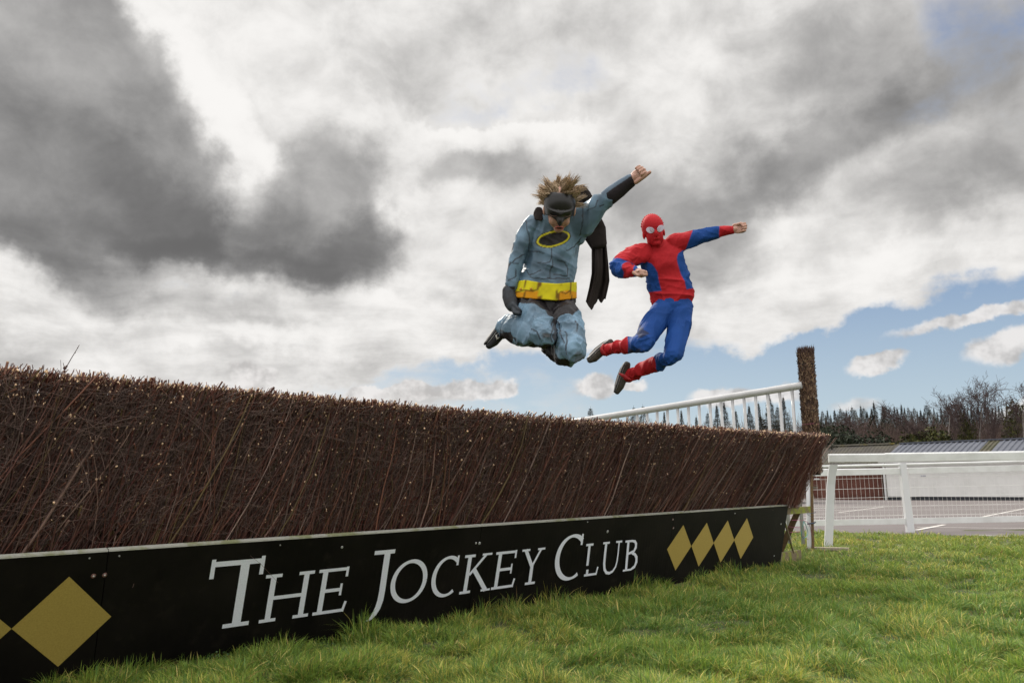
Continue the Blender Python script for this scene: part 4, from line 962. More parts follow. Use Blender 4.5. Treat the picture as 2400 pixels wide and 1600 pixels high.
# ================================================================ people
M_skin = mat('skin', (.46, .27, .20), .55, noise=(60, (.42, .22, .165), .4, .7), sss=.1)
M_cloth = mat('printed costume cloth', rough=.46, attr=True, spec=.35, bump=(420, .12, .001))
M_cloth2 = mat('matt costume cloth', rough=.75, attr=True, spec=.22, bump=(500, .12, .001))
M_mask = mat('black plastic mask', (.012, .011, .012), .32, spec=.5)
M_cape = mat('black cape cloth', (.030, .024, .023), .95, spec=.08, bump=(300, .15, .001))
M_shoe = mat('black canvas shoe', (.016, .016, .019), .75, bump=(300, .2, .001))
M_sole = mat('shoe sole', (.045, .043, .045), .6)
M_solew = mat('pale sole line', (.30, .29, .28), .6)
M_shoe2 = mat('brown grey shoe', (.052, .044, .034), .8, noise=(60, (.035, .03, .024), .4, .7), bump=(250, .3, .001))
M_hair = mat('fair brown hair', rough=.45, attr=True, spec=.5)
M_lip = mat('lips', (.40, .10, .085), .4); M_mouth = mat('mouth inside', (.03, .008, .008), .6)
M_lens = mat('pale eye panel', (.60, .55, .66), .6, noise=(120, (.50, .46, .56), .4, .7))
def nrm(v): v = np.asarray(v, float); return v/np.linalg.norm(v)
def loftprim(bm, rings, side=None, m=20):
    """rings: (centre, a, b); a = half width along the picture's side axis, b = half depth"""
    P = np.array([r[0] for r in rings]); n = len(rings); T = np.gradient(P, axis=0); T /= np.linalg.norm(T, axis=1, keepdims=True)
    view = nrm(P.mean(0)-O)
    allr = []
    def ring(c, t, a, b):
        s = np.cross(t, view); s = nrm(s) if np.linalg.norm(s) > .25 else nrm(np.cross(t, UP)); d = np.cross(s, t)
        return [bm.verts.new(c+s*a*math.cos(q)+d*b*math.sin(q)) for q in np.linspace(0, 2*math.pi, m, endpoint=False)]
    for end in (0,):
        c, a, b = rings[0]; k = min(a, b)
        for f in (.9, .6): allr.append(ring(c-T[0]*k*f*.8, T[0], a*math.sqrt(1-f*f), b*math.sqrt(1-f*f)))
    for i, (c, a, b) in enumerate(rings): allr.append(ring(c, T[i], a, b))
    c, a, b = rings[-1]; k = min(a, b)
    for f in (.6, .9): allr.append(ring(c+T[-1]*k*f*.8, T[-1], a*math.sqrt(1-f*f), b*math.sqrt(1-f*f)))
    for r0, r1 in zip(allr[:-1], allr[1:]):
        for i in range(m): bm.faces.new((r0[i], r0[(i+1) % m], r1[(i+1) % m], r1[i]))
    bm.faces.new(allr[0][::-1]); bm.faces.new(allr[-1])
def ellprim(bm, c, R, rad):
    mt = Matrix.Identity(4)
    for i in range(3):
        for j in range(3): mt[i][j] = R[i][j]*rad[j]
    mt.translation = Vector(c)
    bmesh.ops.create_uvsphere(bm, u_segments=20, v_segments=14, radius=1.0, matrix=mt)
def capprim(bm, p, q, r0, r1): loftprim(bm, [(np.array(p), r0, r0), ((np.array(p)+np.array(q))/2, (r0+r1)/2, (r0+r1)/2), (np.array(q), r1, r1)], m=12)
def remeshed(name, fill, voxel, smooth_n=4, disp=None, colf=None, m=None, parent=None, smf=.5):
    bm = bmesh.new(); fill(bm); bmesh.ops.recalc_face_normals(bm, faces=bm.faces); me = bpy.data.meshes.new('tmp'); bm.to_mesh(me); bm.free()
    o = bpy.data.objects.new('tmp', me); COL.objects.link(o)
    md = o.modifiers.new('r', 'REMESH'); md.mode = 'VOXEL'; md.voxel_size = voxel
    if smooth_n: sm_ = o.modifiers.new('s', 'SMOOTH'); sm_.iterations = smooth_n; sm_.factor = smf
    bpy.context.view_layer.update()
    dg = bpy.context.evaluated_depsgraph_get(); me2 = bpy.data.meshes.new_from_object(o.evaluated_get(dg)); me2.name = name
    bpy.data.objects.remove(o); bpy.data.meshes.remove(me)
    n = len(me2.vertices); V = np.empty(n*3, np.float32); me2.vertices.foreach_get('co', V); V = V.reshape(-1, 3).astype(float)
    Nn = np.empty(n*3, np.float32); me2.vertex_normals.foreach_get('vector', Nn); Nn = Nn.reshape(-1, 3).astype(float)
    if disp is not None:
        V2 = V+Nn*disp(V, Nn)[:, None]; me2.vertices.foreach_set('co', V2.astype(np.float32).ravel()); me2.update()
    if colf is not None: setcol(me2, colf(V, Nn))
    me2.materials.clear()
    return link(name, me2, m, parent, True)
def projpx(V):
    d = V-O; z = d@_f; return 1200+F*(d@CR)/z, 800-F*(d@CU)/z
def ridge(V, sc, st=(1, 1, 1), o=3, seed=0.):
    """soft cloth folds: ridged noise"""
    n = fbm(V*np.array(st)+seed, sc, o); return 1-np.abs(n-.5)*4
def folds(amp, sc, d=None, k=.35, seed=0.):
    """soft folds that run along direction d (stretched by 1/k)"""
    def f(V, N):
        w = V+.035*np.stack([vnoise(V+5, 6), vnoise(V+9, 6), vnoise(V+13, 6)], 1)
        if d is not None: u = nrm(d); w = w-np.outer(w@u, u)*(1-k)
        n = vnoise(w+seed, sc); n2 = vnoise(w+seed+4, sc*1.9)
        gate = smooth1(vnoise(V+seed*2+3, 5.5), .25, .7)
        r = (1-np.abs(n-.5)*2)**2.2*.8+(1-np.abs(n2-.5)*2)**3*.35
        return amp*(r-.45)*(.35+.65*gate)
    return f
def fist(bm, c, f, k, p, s=1., thumb_out=False, thumb_side=-1):
    """c wrist end, f along the forearm, k along the knuckles (index to little), p towards the palm side"""
    f, k, p = nrm(f), nrm(k), nrm(p); c = np.array(c)
    R = np.stack([k, f, p], 1)
    ellprim(bm, c+f*.045*s+p*.004*s, R, (.040*s, .050*s, .019*s)); capprim(bm, c-f*.01*s, c+f*.03*s, .024*s, .027*s)
    lens = [.95, 1.05, 1.0, .85]
    for i in range(4):
        b = c+f*(.080-.004*abs(i-1.3))*s+k*(i-1.5)*.0195*s; r = .0098*s*(1.05-.05*i)
        a1 = b+(p*.9+f*.35)*.034*s*lens[i]; a2 = a1+(-f*.95+p*.25)*.026*s*lens[i]; a3 = a2+(-p*.9-f*.1)*.014*s
        capprim(bm, b-f*.02*s, b, r*1.05, r*1.12); capprim(bm, b, a1, r*1.1, r); capprim(bm, a1, a2, r, r*.95); capprim(bm, a2, a3, r*.95, r*.85)
    tb = c+f*.022*s+k*thumb_side*.034*s+p*.008*s
    if thumb_out: t1 = tb+(f*.040+k*thumb_side*.008+p*.012)*s; t2 = t1+(f*.044+p*.004)*s
    else: t1 = tb+(f*.034+p*.026)*s; t2 = t1+(f*.010+p*.008-k*thumb_side*.030)*s
    capprim(bm, tb-f*.015*s, t1, .013*s, .0115*s); capprim(bm, t1, t2, .0115*s, .0095*s)

def polymask(x, y, poly, soft=2.5):
    poly = np.array(poly, float); ins = np.zeros(len(x), bool); dmin = np.full(len(x), 1e9)
    for a, b in zip(poly, np.roll(poly, -1, 0)):
        c_ = ((a[1] > y) != (b[1] > y)); xi = a[0]+(y-a[1])*(b[0]-a[0])/((b[1]-a[1]) if b[1] != a[1] else 1e-9); ins ^= c_ & (x < xi)
        ab = b-a; t = np.clip(((x-a[0])*ab[0]+(y-a[1])*ab[1])/(ab@ab), 0, 1); dmin = np.minimum(dmin, np.hypot(x-a[0]-ab[0]*t, y-a[1]-ab[1]*t))
    return smooth1(np.where(ins, dmin, -dmin), -soft, soft)
def XY(conv):
    def f(cx, cy, Y): px, py = conv(cx, cy); return atY(px, py, Y)
    return f
if PART in ('all', 'people', 'fence_people'):
    # ------------------------------------------------ boy in the blue grey costume
    Q = XY(lambda x, y: (1120+x*.3316, 360+y*.3316)); u1 = .3316/F      # metres per crop px at depth 1
    YB = 4.2; e = u1*YB
    def R1(x, y, Y, a, b=None): return (Q(x, y, Y), a*u1*Y, (b if b is not None else a)*u1*Y)
    boy = empty('person', tuple(Q(480, 1000, YB)), 'child leaping in a blue grey costume with yellow belt, black half mask and dark cape', 'person')
    hc = Q(577, 378, 4.02); hs = np.cross(_f, UP); hs = nrm(hs)
    pitch = math.radians(39); fw = nrm(-_f*[1, 1, 0]); fdir = nrm(fw*math.cos(pitch)-UP*math.sin(pitch)); hup = nrm(UP*math.cos(pitch)+fw*math.sin(pitch)); hx = np.cross(hup, fdir)*-1
    rollh = math.radians(3); hx2 = hx*math.cos(rollh)+hup*math.sin(rollh); hup2 = hup*math.cos(rollh)-hx*math.sin(rollh)
    HR = np.stack([hx2, fdir, hup2], 1)
    def hl(x, y, z): return hc+HR@np.array([x, y, z])
    def boybody(bm):
        ellprim(bm, hl(0, -.012, .025), HR, (.072, .090, .082)); ellprim(bm, hl(0, .022, -.035), HR, (.058, .062, .075)); ellprim(bm, hl(0, .050, -.098), HR, (.026, .024, .020))
        ellprim(bm, hl(0, .088, -.030), HR, (.011, .016, .020)); ellprim(bm, hl(.074, -.005, -.02), HR, (.010, .018, .028)); ellprim(bm, hl(-.076, -.005, -.02), HR, (.010, .018, .028))
        ellprim(bm, hl(.030, .052, -.055), HR, (.024, .022, .026)); ellprim(bm, hl(-.030, .052, -.055), HR, (.024, .022, .026))
        nk = Q(575, 470, 4.16); capprim(bm, hl(0, -.03, -.04), nk, .045, .05)
        loftprim(bm, [R1(560, 520, 4.17, 120, 70), R1(535, 650, 4.2, 130, 80), R1(510, 850, 4.22, 115, 75), R1(480, 1050, 4.24, 130, 85)])
        loftprim(bm, [R1(402, 520, 4.17, 46), R1(318, 640, 4.17, 34), R1(264, 790, 4.18, 28), R1(234, 970, 4.18, 22)]); capprim(bm, Q(232, 980, 4.18), Q(240, 1060, 4.17), .019, .02)
        loftprim(bm, [R1(680, 500, 4.15, 55), R1(800, 420, 4.12, 46), R1(905, 320, 4.09, 40), R1(1000, 250, 4.06, 34), R1(1095, 182, 4.03, 27)])
        # raised fist: thumb side towards the camera, thumb pointing out to the right
        fd = Q(1165, 132, 4.0)-Q(1090, 185, 4.03); fd = nrm(fd); pu = nrm(np.cross(_f, fd)); pu = pu*np.sign(pu@UP); kk = nrm(pu*.85+_f*.45); pp = nrm(np.cross(fd, kk)); pp = pp*np.sign(-(pp@_f)); fist(bm, Q(1090, 185, 4.03), fd, kk, pp, .90, True, -1)
        loftprim(bm, [R1(400, 1080, 4.22, 70), R1(440, 1200, 4.1, 62), R1(485, 1290, 3.98, 48)]); loftprim(bm, [R1(485, 1290, 3.98, 46), R1(340, 1255, 4.15, 44), R1(200, 1245, 4.33, 28)])
        loftprim(bm, [R1(580, 1090, 4.22, 75), R1(640, 1250, 4.08, 66), R1(685, 1385, 3.95, 50)]); loftprim(bm, [R1(685, 1385, 3.95, 48), R1(590, 1365, 4.2, 46), R1(500, 1300, 4.42, 30)])
    remeshed('body', boybody, .0028, 2, None, None, M_skin, boy)
    BL = np.array((.110, .180, .250)); BLD = np.array((.045, .068, .085)); BK = np.array((.014, .011, .013)); YL = np.array((.60, .52, .012)); ORG = np.array((.62, .27, .008))
    def cxy(V):
        px, py = projpx(V); return (px-1120)/.3316, (py-360)/.3316
    def dark_lines(V, lines, w, wob=6):
        x, y = cxy(V); x = x+wob*(vnoise(V, 40)-.5); y = y+wob*(vnoise(V+9, 40)-.5); m_ = np.zeros(len(V))
        for L in lines:
            for (a, b) in zip(L[:-1], L[1:]):
                a, b = np.array(a, float), np.array(b, float); ab = b-a; t = np.clip(((x-a[0])*ab[0]+(y-a[1])*ab[1])/(ab@ab), 0, 1)
                d = np.hypot(x-a[0]-ab[0]*t, y-a[1]-ab[1]*t); m_ = np.maximum(m_, 1-smooth1(d, w*.5, w))
        return m_
    shirt_lines = [[(340, 480), (355, 560), (362, 690)], [(362, 690), (430, 690), (470, 700)], [(520, 670), (530, 760), (510, 840), (512, 885)], [(330, 810), (370, 860), (440, 830)], [(430, 770), (500, 770), (530, 730)], [(560, 760), (620, 770), (640, 820), (630, 865), (540, 850)],
                   [(620, 690), (690, 660), (735, 600)], [(735, 380), (745, 470), (720, 580)], [(770, 405), (830, 380), (850, 330)], [(860, 375), (890, 360)], [(240, 770), (330, 705)], [(250, 600), (240, 700)], [(205, 820), (225, 770), (290, 780)], [(215, 900), (270, 860), (270, 820)], [(370, 870), (400, 885), (660, 880)]]
    def shirt_col(V, N):
        x, y = cxy(V); v = fbm(V, 14, 3)[:, None]; c = BL*(.62+.85*smooth1(v, .25, .8))
        ln = dark_lines(V, shirt_lines, 5, 16)[:, None]*.85; c = c*(1-ln)+BK*ln
        # plain oval badge: yellow rim, dark centre
        a = math.radians(-13); dx_, dy_ = x-533, y-603; xr = dx_*math.cos(a)+dy_*math.sin(a); yr = -dx_*math.sin(a)+dy_*math.cos(a)
        el_ = np.hypot(xr/117, yr/56); front = (N@(-_f) > -.1); inr = np.hypot(xr/103, yr/43)
        yel = (1-smooth1(el_, .97, 1.01))*front; dk_ = (1-smooth1(inr, .96, 1.03))*front; rim = (1-smooth1(np.abs(el_-1.02), .02, .05))*front
        c = c*(1-rim[:, None])+BK*rim[:, None]; c = c*(1-yel[:, None])+YL*yel[:, None]; c = c*(1-dk_[:, None])+(BK*1.3)*dk_[:, None]
        hem = smooth1(y, 1022, 1030)*(x > 235)*(y < 1300)
        hem = hem*(x > 300-(y-1020)*.1) 
        c = c*(1-hem[:, None])+BK*hem[:, None]
        # dark lower sleeve on the hanging arm
        dkz = ((x < 262) & (y > 940)).astype(float); c = c*(1-dkz[:, None])+BK*1.2*dkz[:, None]
        return c
    def boyshirt(bm):
        loftprim(bm, [R1(580, 440, 4.10, 95, 80), R1(560, 490, 4.14, 185, 100), R1(545, 560, 4.17, 190, 125), R1(535, 650, 4.19, 186, 130), R1(520, 750, 4.20, 182, 125), R1(505, 850, 4.21, 188, 125), R1(480, 930, 4.22, 205, 135), R1(472, 1010, 4.23, 212, 138), R1(476, 1040, 4.22, 205, 130)], m=28)
        loftprim(bm, [R1(400, 500, 4.15, 72), R1(338, 590, 4.16, 66), R1(298, 690, 4.17, 60), R1(265, 790, 4.17, 54), R1(244, 890, 4.18, 48), R1(230, 985, 4.18, 40)])
        loftprim(bm, [R1(640, 520, 4.15, 130, 80), R1(740, 470, 4.13, 118, 78), R1(810, 405, 4.11, 88, 70), R1(870, 350, 4.09, 68, 60), R1(925, 308, 4.07, 58, 52)])
        ellprim(bm, Q(700, 560, 4.17), np.eye(3), (.05, .05, .07))
    def shirt_disp(V, N):
        f1 = folds(.022, 15, np.array([.25, 0, 1]), .18)(V, N); f2 = folds(.019, 20, np.array([1, 0, -.5]), .15, 3.)(V, N); x, y = cxy(V)
        w = smooth1(y, 640, 900); arm = (x < 330) | (x > 740); k_ = np.where(arm, 1.25, 1.)
        return (f1*(1-w*.6)+f2*(.5+w*.7))*k_
    remeshed('shirt', boyshirt, .0048, 3, shirt_disp, shirt_col, M_cloth, boy)
    # belt band and pouches
    def bandmesh(name, top, botm, Yc, depth, m, parent, colf, thick=.006, n=90):
        """closed band round the waist: top / bottom are picture polylines (left to right)"""
        rows = []; nr = 14
        for j in range(nr+1):
            f_ = j/nr; row = []
            xl = top[0][0]*(1-f_)+botm[0][0]*f_; xr = top[-1][0]*(1-f_)+botm[-1][0]*f_
            for i in range(n):
                a = 2*math.pi*i/n; xx = (xl+xr)/2+(xr-xl)/2*math.cos(a); yt = np.interp(xx, [p[0] for p in top], [p[1] for p in top]); yb = np.interp(xx, [p[0] for p in botm], [p[1] for p in botm])
                row.append(Q(xx, yt*(1-f_)+yb*f_, Yc-depth*math.sin(a)))
            rows.append(row)
        V = np.array(rows).reshape(-1, 3); i = np.arange(len(V)).reshape(nr+1, n); i2 = np.roll(i, -1, 1)
        Fq = np.stack([i[:-1], i2[:-1], i2[1:], i[1:]], -1).reshape(-1, 4)
        V = V+.004*(fbm(V, 22, 2)-.5)[:, None]*np.array([1, -1, .3])
        me = mesh_np(name, V, Fq, colf(V, None)); o = link(name, me, m, parent, True); md = o.modifiers.new('s', 'SOLIDIFY'); md.thickness = thick; md.offset = 1; return o
    topb = [(275, 905), (340, 895), (440, 912), (560, 920), (690, 908)]; botb = [(240, 1015), (330, 1022), (450, 1032), (560, 1040), (692, 1022)]
    def belt_col(V, N):
        x, y = cxy(V); c = np.tile(YL, (len(V), 1))*(.75+.5*fbm(V, 30, 2))[:, None]
        lowl = 962+14*np.abs(np.sin((x-350)/95*math.pi/1.0))+(x < 350)*6
        og = smooth1(y, lowl-2, lowl+2)*((x < 430) | (x > 575)); c = c*(1-og[:, None])+ORG*og[:, None]
        ln = dark_lines(V, [[(345, 895), (328, 1020)], [(430, 915), (425, 1030)], [(447, 915), (442, 1030)], [(568, 922), (546, 1038)], [(582, 922), (565, 1038)], [(650, 912), (655, 1030)], [(270, 985), (330, 968), (345, 970)], [(350, 970), (390, 972), (425, 960)], [(580, 975), (620, 990), (650, 965)]], 6, 2)[:, None]
        return c*(1-ln)+np.array((.16, .085, .01))*ln
    bb = bandmesh('belt', topb, botb, 4.22, .108, M_cloth2, boy, belt_col)
    for (x, y) in ((302, 957), (377, 955), (612, 980)):
        mb = MB(); c = Q(x, y, 4.22-.118); mb.tube([c+_f*.006, c-_f*.004], [.0075, .006], 12); mb.build('belt_stud', mat('orange stud', (.55, .27, .02), .5), bb, True)
    # trousers
    def boytr(bm):
        loftprim(bm, [R1(475, 1040, 4.23, 208, 130), R1(480, 1120, 4.22, 208, 122)], m=26)
        loftprim(bm, [R1(375, 1090, 4.2, 112, 105), R1(425, 1180, 4.12, 108, 100), R1(462, 1250, 4.03, 92, 90), R1(488, 1300, 3.97, 66, 72)])
        loftprim(bm, [R1(478, 1288, 3.98, 70, 66), R1(400, 1275, 4.07, 86, 80), R1(310, 1252, 4.17, 98, 84), R1(235, 1235, 4.27, 84, 76), R1(188, 1232, 4.32, 66, 60)])
        loftprim(bm, [R1(580, 1110, 4.2, 118, 105), R1(625, 1210, 4.12, 112, 100), R1(662, 1320, 4.0, 104, 92), R1(688, 1400, 3.94, 80, 80)])
        loftprim(bm, [R1(680, 1402, 3.94, 80, 74), R1(630, 1400, 4.05, 92, 84), R1(570, 1375, 4.2, 88, 84), R1(510, 1335, 4.35, 66, 70)])
    tr_lines = [[(510, 1130), (530, 1230), (520, 1330)], [(575, 1190), (600, 1300), (625, 1340)], [(620, 1250), (640, 1340), (632, 1420)], [(380, 1235), (420, 1260), (440, 1310)], [(690, 1180), (700, 1260)], [(538, 1165), (545, 1260), (541, 1330), (560, 1372)], [(536, 1165), (541, 1260), (537, 1330)], [(170, 1250), (230, 1270), (290, 1330), (440, 1350)]]  # strokes between the legs draw the shade of the gap in colour
    def tr_col(V, N):
        x, y = cxy(V); c = BL*1.3*(.65+.75*smooth1(fbm(V, 12, 3), .25, .8))[:, None]; ln = dark_lines(V, tr_lines, 6, 16)[:, None]*.85
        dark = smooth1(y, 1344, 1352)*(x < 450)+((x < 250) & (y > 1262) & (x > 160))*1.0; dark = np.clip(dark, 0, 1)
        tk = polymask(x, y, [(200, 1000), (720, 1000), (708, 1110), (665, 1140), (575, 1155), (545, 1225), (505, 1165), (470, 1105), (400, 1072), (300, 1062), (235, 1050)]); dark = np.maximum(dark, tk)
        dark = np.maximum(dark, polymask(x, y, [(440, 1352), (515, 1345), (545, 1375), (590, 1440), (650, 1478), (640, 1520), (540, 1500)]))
        mud = (1-smooth1(np.hypot((x-490)/52, (y-1285)/42)+(fbm(V, 45, 3)-.5)*1.4, .55, 1.0))+.8*(1-smooth1(np.hypot((x-715)/60, (y-1440)/45)+(fbm(V, 45, 3)-.5)*1.5, .5, 1.0)); mud = np.clip(mud, 0, 1)[:, None]*.8
        c = c*(1-ln)+BK*ln; c = c*(1-dark[:, None])+BK*dark[:, None]; return c*(1-mud)+np.array((.05, .04, .032))*mud
    def tr_disp(V, N): return folds(.024, 15, np.array([.4, 0, 1]), .15, 7.)(V, N)+folds(.019, 20, np.array([1, 0, -.5]), .15, 2.)(V, N)
    remeshed('trousers', boytr, .0048, 2, tr_disp, tr_col, M_cloth, boy)
    # gauntlet on the raised arm and dark glove on the hanging hand
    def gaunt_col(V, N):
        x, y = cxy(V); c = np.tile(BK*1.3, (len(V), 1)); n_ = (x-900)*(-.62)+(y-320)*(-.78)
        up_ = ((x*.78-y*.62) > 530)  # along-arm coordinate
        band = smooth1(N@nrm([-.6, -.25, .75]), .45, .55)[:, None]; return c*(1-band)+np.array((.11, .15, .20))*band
    def gaunt(bm): loftprim(bm, [R1(905, 322, 4.08, 62, 58), R1(940, 295, 4.07, 66, 60), R1(1000, 250, 4.06, 62, 56), R1(1050, 212, 4.045, 54, 50), R1(1082, 188, 4.035, 50, 46)], m=24)
    remeshed('gauntlet', gaunt, .004, 2, folds(.004, 22, np.array([.8, 0, .6]), .5), gaunt_col, M_cloth2, boy)
    def cuff(bm): loftprim(bm, [R1(1078, 192, 4.035, 52, 48), R1(1096, 178, 4.03, 56, 52)], m=24)
    def glove(bm):
        loftprim(bm, [R1(217, 960, 4.18, 46, 42), R1(222, 1010, 4.17, 52, 46), R1(236, 1060, 4.15, 50, 44), R1(245, 1085, 4.14, 42, 38)])
        fist(bm, Q(240, 1060, 4.15), Q(262, 1140, 4.12)-Q(240, 1060, 4.15), nrm(_f)*-1, np.array([1., 0, .1]), .82, False, 1)
    remeshed('glove', glove, .0035, 2, None, None, mat('dark glove', (.028, .035, .045), .7, noise=(12, (.012, .011, .014), .45, .6)), boy)
    # cape: collar flap, bundle at the neck and the hanging cloth
    def capeblob(bm):
        loftprim(bm, [R1(735, 260, 4.25, 38, 40), R1(752, 300, 4.28, 52, 60), R1(765, 360, 4.32, 66, 60), R1(790, 430, 4.36, 70, 45)])
        loftprim(bm, [R1(700, 330, 4.2, 40), R1(660, 420, 4.22, 60, 50), R1(560, 480, 4.25, 90, 40), R1(440, 440, 4.2, 45, 30), R1(415, 410, 4.16, 26, 22)])
        loftprim(bm, [R1(430, 400, 4.12, 26, 20), R1(432, 440, 4.09, 40, 16), R1(425, 468, 4.07, 34, 10)])
        loftprim(bm, [R1(790, 440, 4.36, 70, 40), R1(835, 540, 4.38, 72, 30), R1(860, 650, 4.38, 58, 26)])
    remeshed('cape_collar', capeblob, .005, 3, folds(.010, 18, np.array([.3, 0, 1]), .4, 1.), None, M_cape, boy)
    Lf = [(720, 420), (752, 600), (805, 680), (806, 760), (803, 850), (785, 950), (762, 1045)]; Rg = [(850, 420), (880, 500), (905, 600), (915, 700), (925, 800), (931, 900), (903, 1040)]
    nc, nr = 46, 70; rows = []
    for j in range(nr):
        f_ = j/(nr-1)*(len(Lf)-1); i = min(len(Lf)-2, int(f_)); t = f_-i; l = np.array(Lf[i])*(1-t)+np.array(Lf[i+1])*t; r2 = np.array(Rg[i])*(1-t)+np.array(Rg[i+1])*t
        row = []
        for k in range(nc):
            s_ = k/(nc-1); x, y = l*(1-s_)+r2*s_; y += (62*(1-abs(s_-.28)/.28) if s_ < .56 else 0)*smooth1(j/(nr-1), .86, 1.) if s_ < .56 else (14*math.sin(s_*18))*smooth1(j/(nr-1), .9, 1.)
            dY = .020*math.sin(s_*9+j*.03)+.008*math.sin(s_*23+j*.07+1)+.02*math.sin(j*.12)+.03*s_
            row.append(Q(x, y, 4.40+dY))
        rows.append(row)
    V = np.array(rows).reshape(-1, 3); i = np.arange(len(V)).reshape(nr, nc); Fq = np.stack([i[:-1, :-1], i[:-1, 1:], i[1:, 1:], i[1:, :-1]], -1).reshape(-1, 4)
    cp = link('cape', mesh_np('cape', V, Fq), M_cape, boy, True); md = cp.modifiers.new('s', 'SOLIDIFY'); md.thickness = .003
    # half mask: shell over the upper face
    nu, nv = 64, 48; V = []
    for j in range(nv+1):
        for i in range(nu+1):
            a = math.radians(-100+200*i/nu); aa = abs(a)
            lowz = -.040-.026*math.exp(-(a/.16)**2)+.0*a+.020*(1-math.exp(-(a/.5)**2))-.018*smooth1(aa, .7, 1.5); hiz = .094-.012*smooth1(aa, .5, 1.6)
            z = lowz+(hiz-lowz)*j/nv
            zz = (z-.015)/.098; rr = math.sqrt(max(0.03, 1-min(.97, zz*zz))) if z > .015 else 1.0-.10*((.015-z)/.08)
            x_ = .081*rr*math.sin(a); y_ = (.098*rr)*math.cos(a)-.004+(.010 if z < .015 else 0)*math.cos(a)
            brow = .004*math.exp(-((z-(.000+.014*abs(math.sin(a*1.6))))/.007)**2)*math.exp(-(a/.9)**2)
            nose = .018*math.exp(-(a/.17)**2)*math.exp(-((z+.038)/.026)**2)
            eye = -.005*math.exp(-((z+.014)/.009)**2)*math.exp(-((aa-.42)/.22)**2)
            k_ = brow+nose+eye; V.append(hl(x_*(1+k_/.09), y_*(1+k_/.09)+nose*.2, z))
    i = np.arange(len(V)).reshape(nv+1, nu+1); Fq = np.stack([i[:-1, :-1], i[:-1, 1:], i[1:, 1:], i[1:, :-1]], -1).reshape(-1, 4)
    mk = link('mask', mesh_np('mask', np.array(V), Fq), M_mask, boy, True); md = mk.modifiers.new('s', 'SOLIDIFY'); md.thickness = .003; md.offset = 1
    for sx_ in (-1, 1):
        mb = MB(); pts = [hl(sx_*.055, .079, -.012), hl(sx_*.042, .088, -.016), hl(sx_*.028, .094, -.015), hl(sx_*.018, .097, -.011)]; mb.tube(pts, [.0008, .0020, .0020, .0008], 8); mb.build('eye_slit', mat('eye slit', (.10, .055, .04), .5), mk, True)
    # open mouth
    mb = MB(); P = [hl(.019*math.cos(a), .088+.004*math.sin(a)-.002*abs(math.cos(a)), -.079+.009*math.sin(a)) for a in np.linspace(0, 2*math.pi, 25)]; mb.tube(P, .0038, 8, caps=False); mb.build('lips', M_lip, boy, True)
    bmx = bmesh.new(); ellprim(bmx, hl(0, .085, -.079), HR, (.016, .004, .0075)); me = bpy.data.meshes.new('mouth'); bmx.to_mesh(me); bmx.free(); link('mouth', me, M_mouth, boy, True)
    # hair: blown up tufts
    r = np.random.default_rng(4); n = 5200; th = r.random(n)*2*np.pi; ph = np.arccos(1-r.random(n)*1.45)
    nrmv = np.stack([np.sin(ph)*np.sin(th), np.sin(ph)*np.cos(th), np.cos(ph)], 1)
    keep = (nrmv[:, 1] < .40+.35*nrmv[:, 2]) & ~((nrmv[:, 1] > .0) & (nrmv[:, 2] < .15)); nrmv = nrmv[keep]; n = len(nrmv)
    root = np.array([hl(*p) for p in nrmv*np.array([.072, .088, .082])+np.array([0, -.012, .025])])
    nw = nrmv@HR.T
    nT = 64; ti = r.integers(0, n, nT); tn = nrmv[ti]; own = np.argmax(nrmv@tn.T+r.normal(0, .015, (n, nT)), 1)
    tdir = nw[ti]*.55+UP*(.35+.5*r.random((nT, 1)))+r.normal(0, .28, (nT, 3)); tdir += np.outer(nw[ti]@hs, hs)*.35; tdir /= np.linalg.norm(tdir, axis=1, keepdims=True)
    tL = .034+.030*r.random(nT)+.030*(np.abs(nw[ti]@hs-.45) < .22)*(r.random(nT) < .6); tcur = r.normal(0, .35, (nT, 3))-UP*.25+np.outer(np.sign(nw[ti]@hs)*.45, hs)
    d0 = tdir[own]+r.normal(0, .07, (n, 3)); L = (tL[own]*(.65+.45*r.random(n)))[:, None]; curl = tcur[own]+r.normal(0, .10, (n, 3)); conv = (root[ti][own]-root)*.55
    k = 7; tt = np.linspace(0, 1, k); P = np.stack([root-nw*.004+d0*L*t+curl*L*t*t*.6+conv*t for t in tt], 1)
    R = (.0009+.0005*r.random(n))[:, None]*np.array([1, 1.1, 1.1, 1, .9, .65, .2])[None]
    base = np.array([(.44, .32, .20), (.32, .22, .135), (.55, .42, .28), (.20, .13, .08)])[r.choice(4, n, p=[.4, .3, .15, .15])]
    C = base[:, None]*np.linspace(.75, 1.25, k)[None, :, None]; V, Fq, Cv = tubes(P, R, C, 3); hr = link('hair', mesh_np('hair', V, Fq, Cv), M_hair, boy)
    # black trainers
    def shoe(Qf, pts, widths, Yc, parent, mu, msole, sole_off, white=None, mline=None):
        c = [Qf(x, y, Y_) for (x, y), Y_ in zip(pts, Yc)]; L = len(c); k_ = u1 if Qf is Q else u2
        def f_(bm): loftprim(bm, [(c[i], widths[i][0]*k_*Yc[i], widths[i][1]*k_*Yc[i]) for i in range(L)], m=20)
        sh_ = remeshed('shoe', f_, .0035, 3, None, None, mu, parent)
        def g_(bm): loftprim(bm, [(Qf(pts[i][0]+sole_off[0], pts[i][1]+sole_off[1], Yc[i]), widths[i][0]*k_*Yc[i]*.38, widths[i][1]*k_*Yc[i]*1.12) for i in range(L)], m=20)
        so = remeshed('sole', g_, .0035, 2, None, None, msole, sh_)
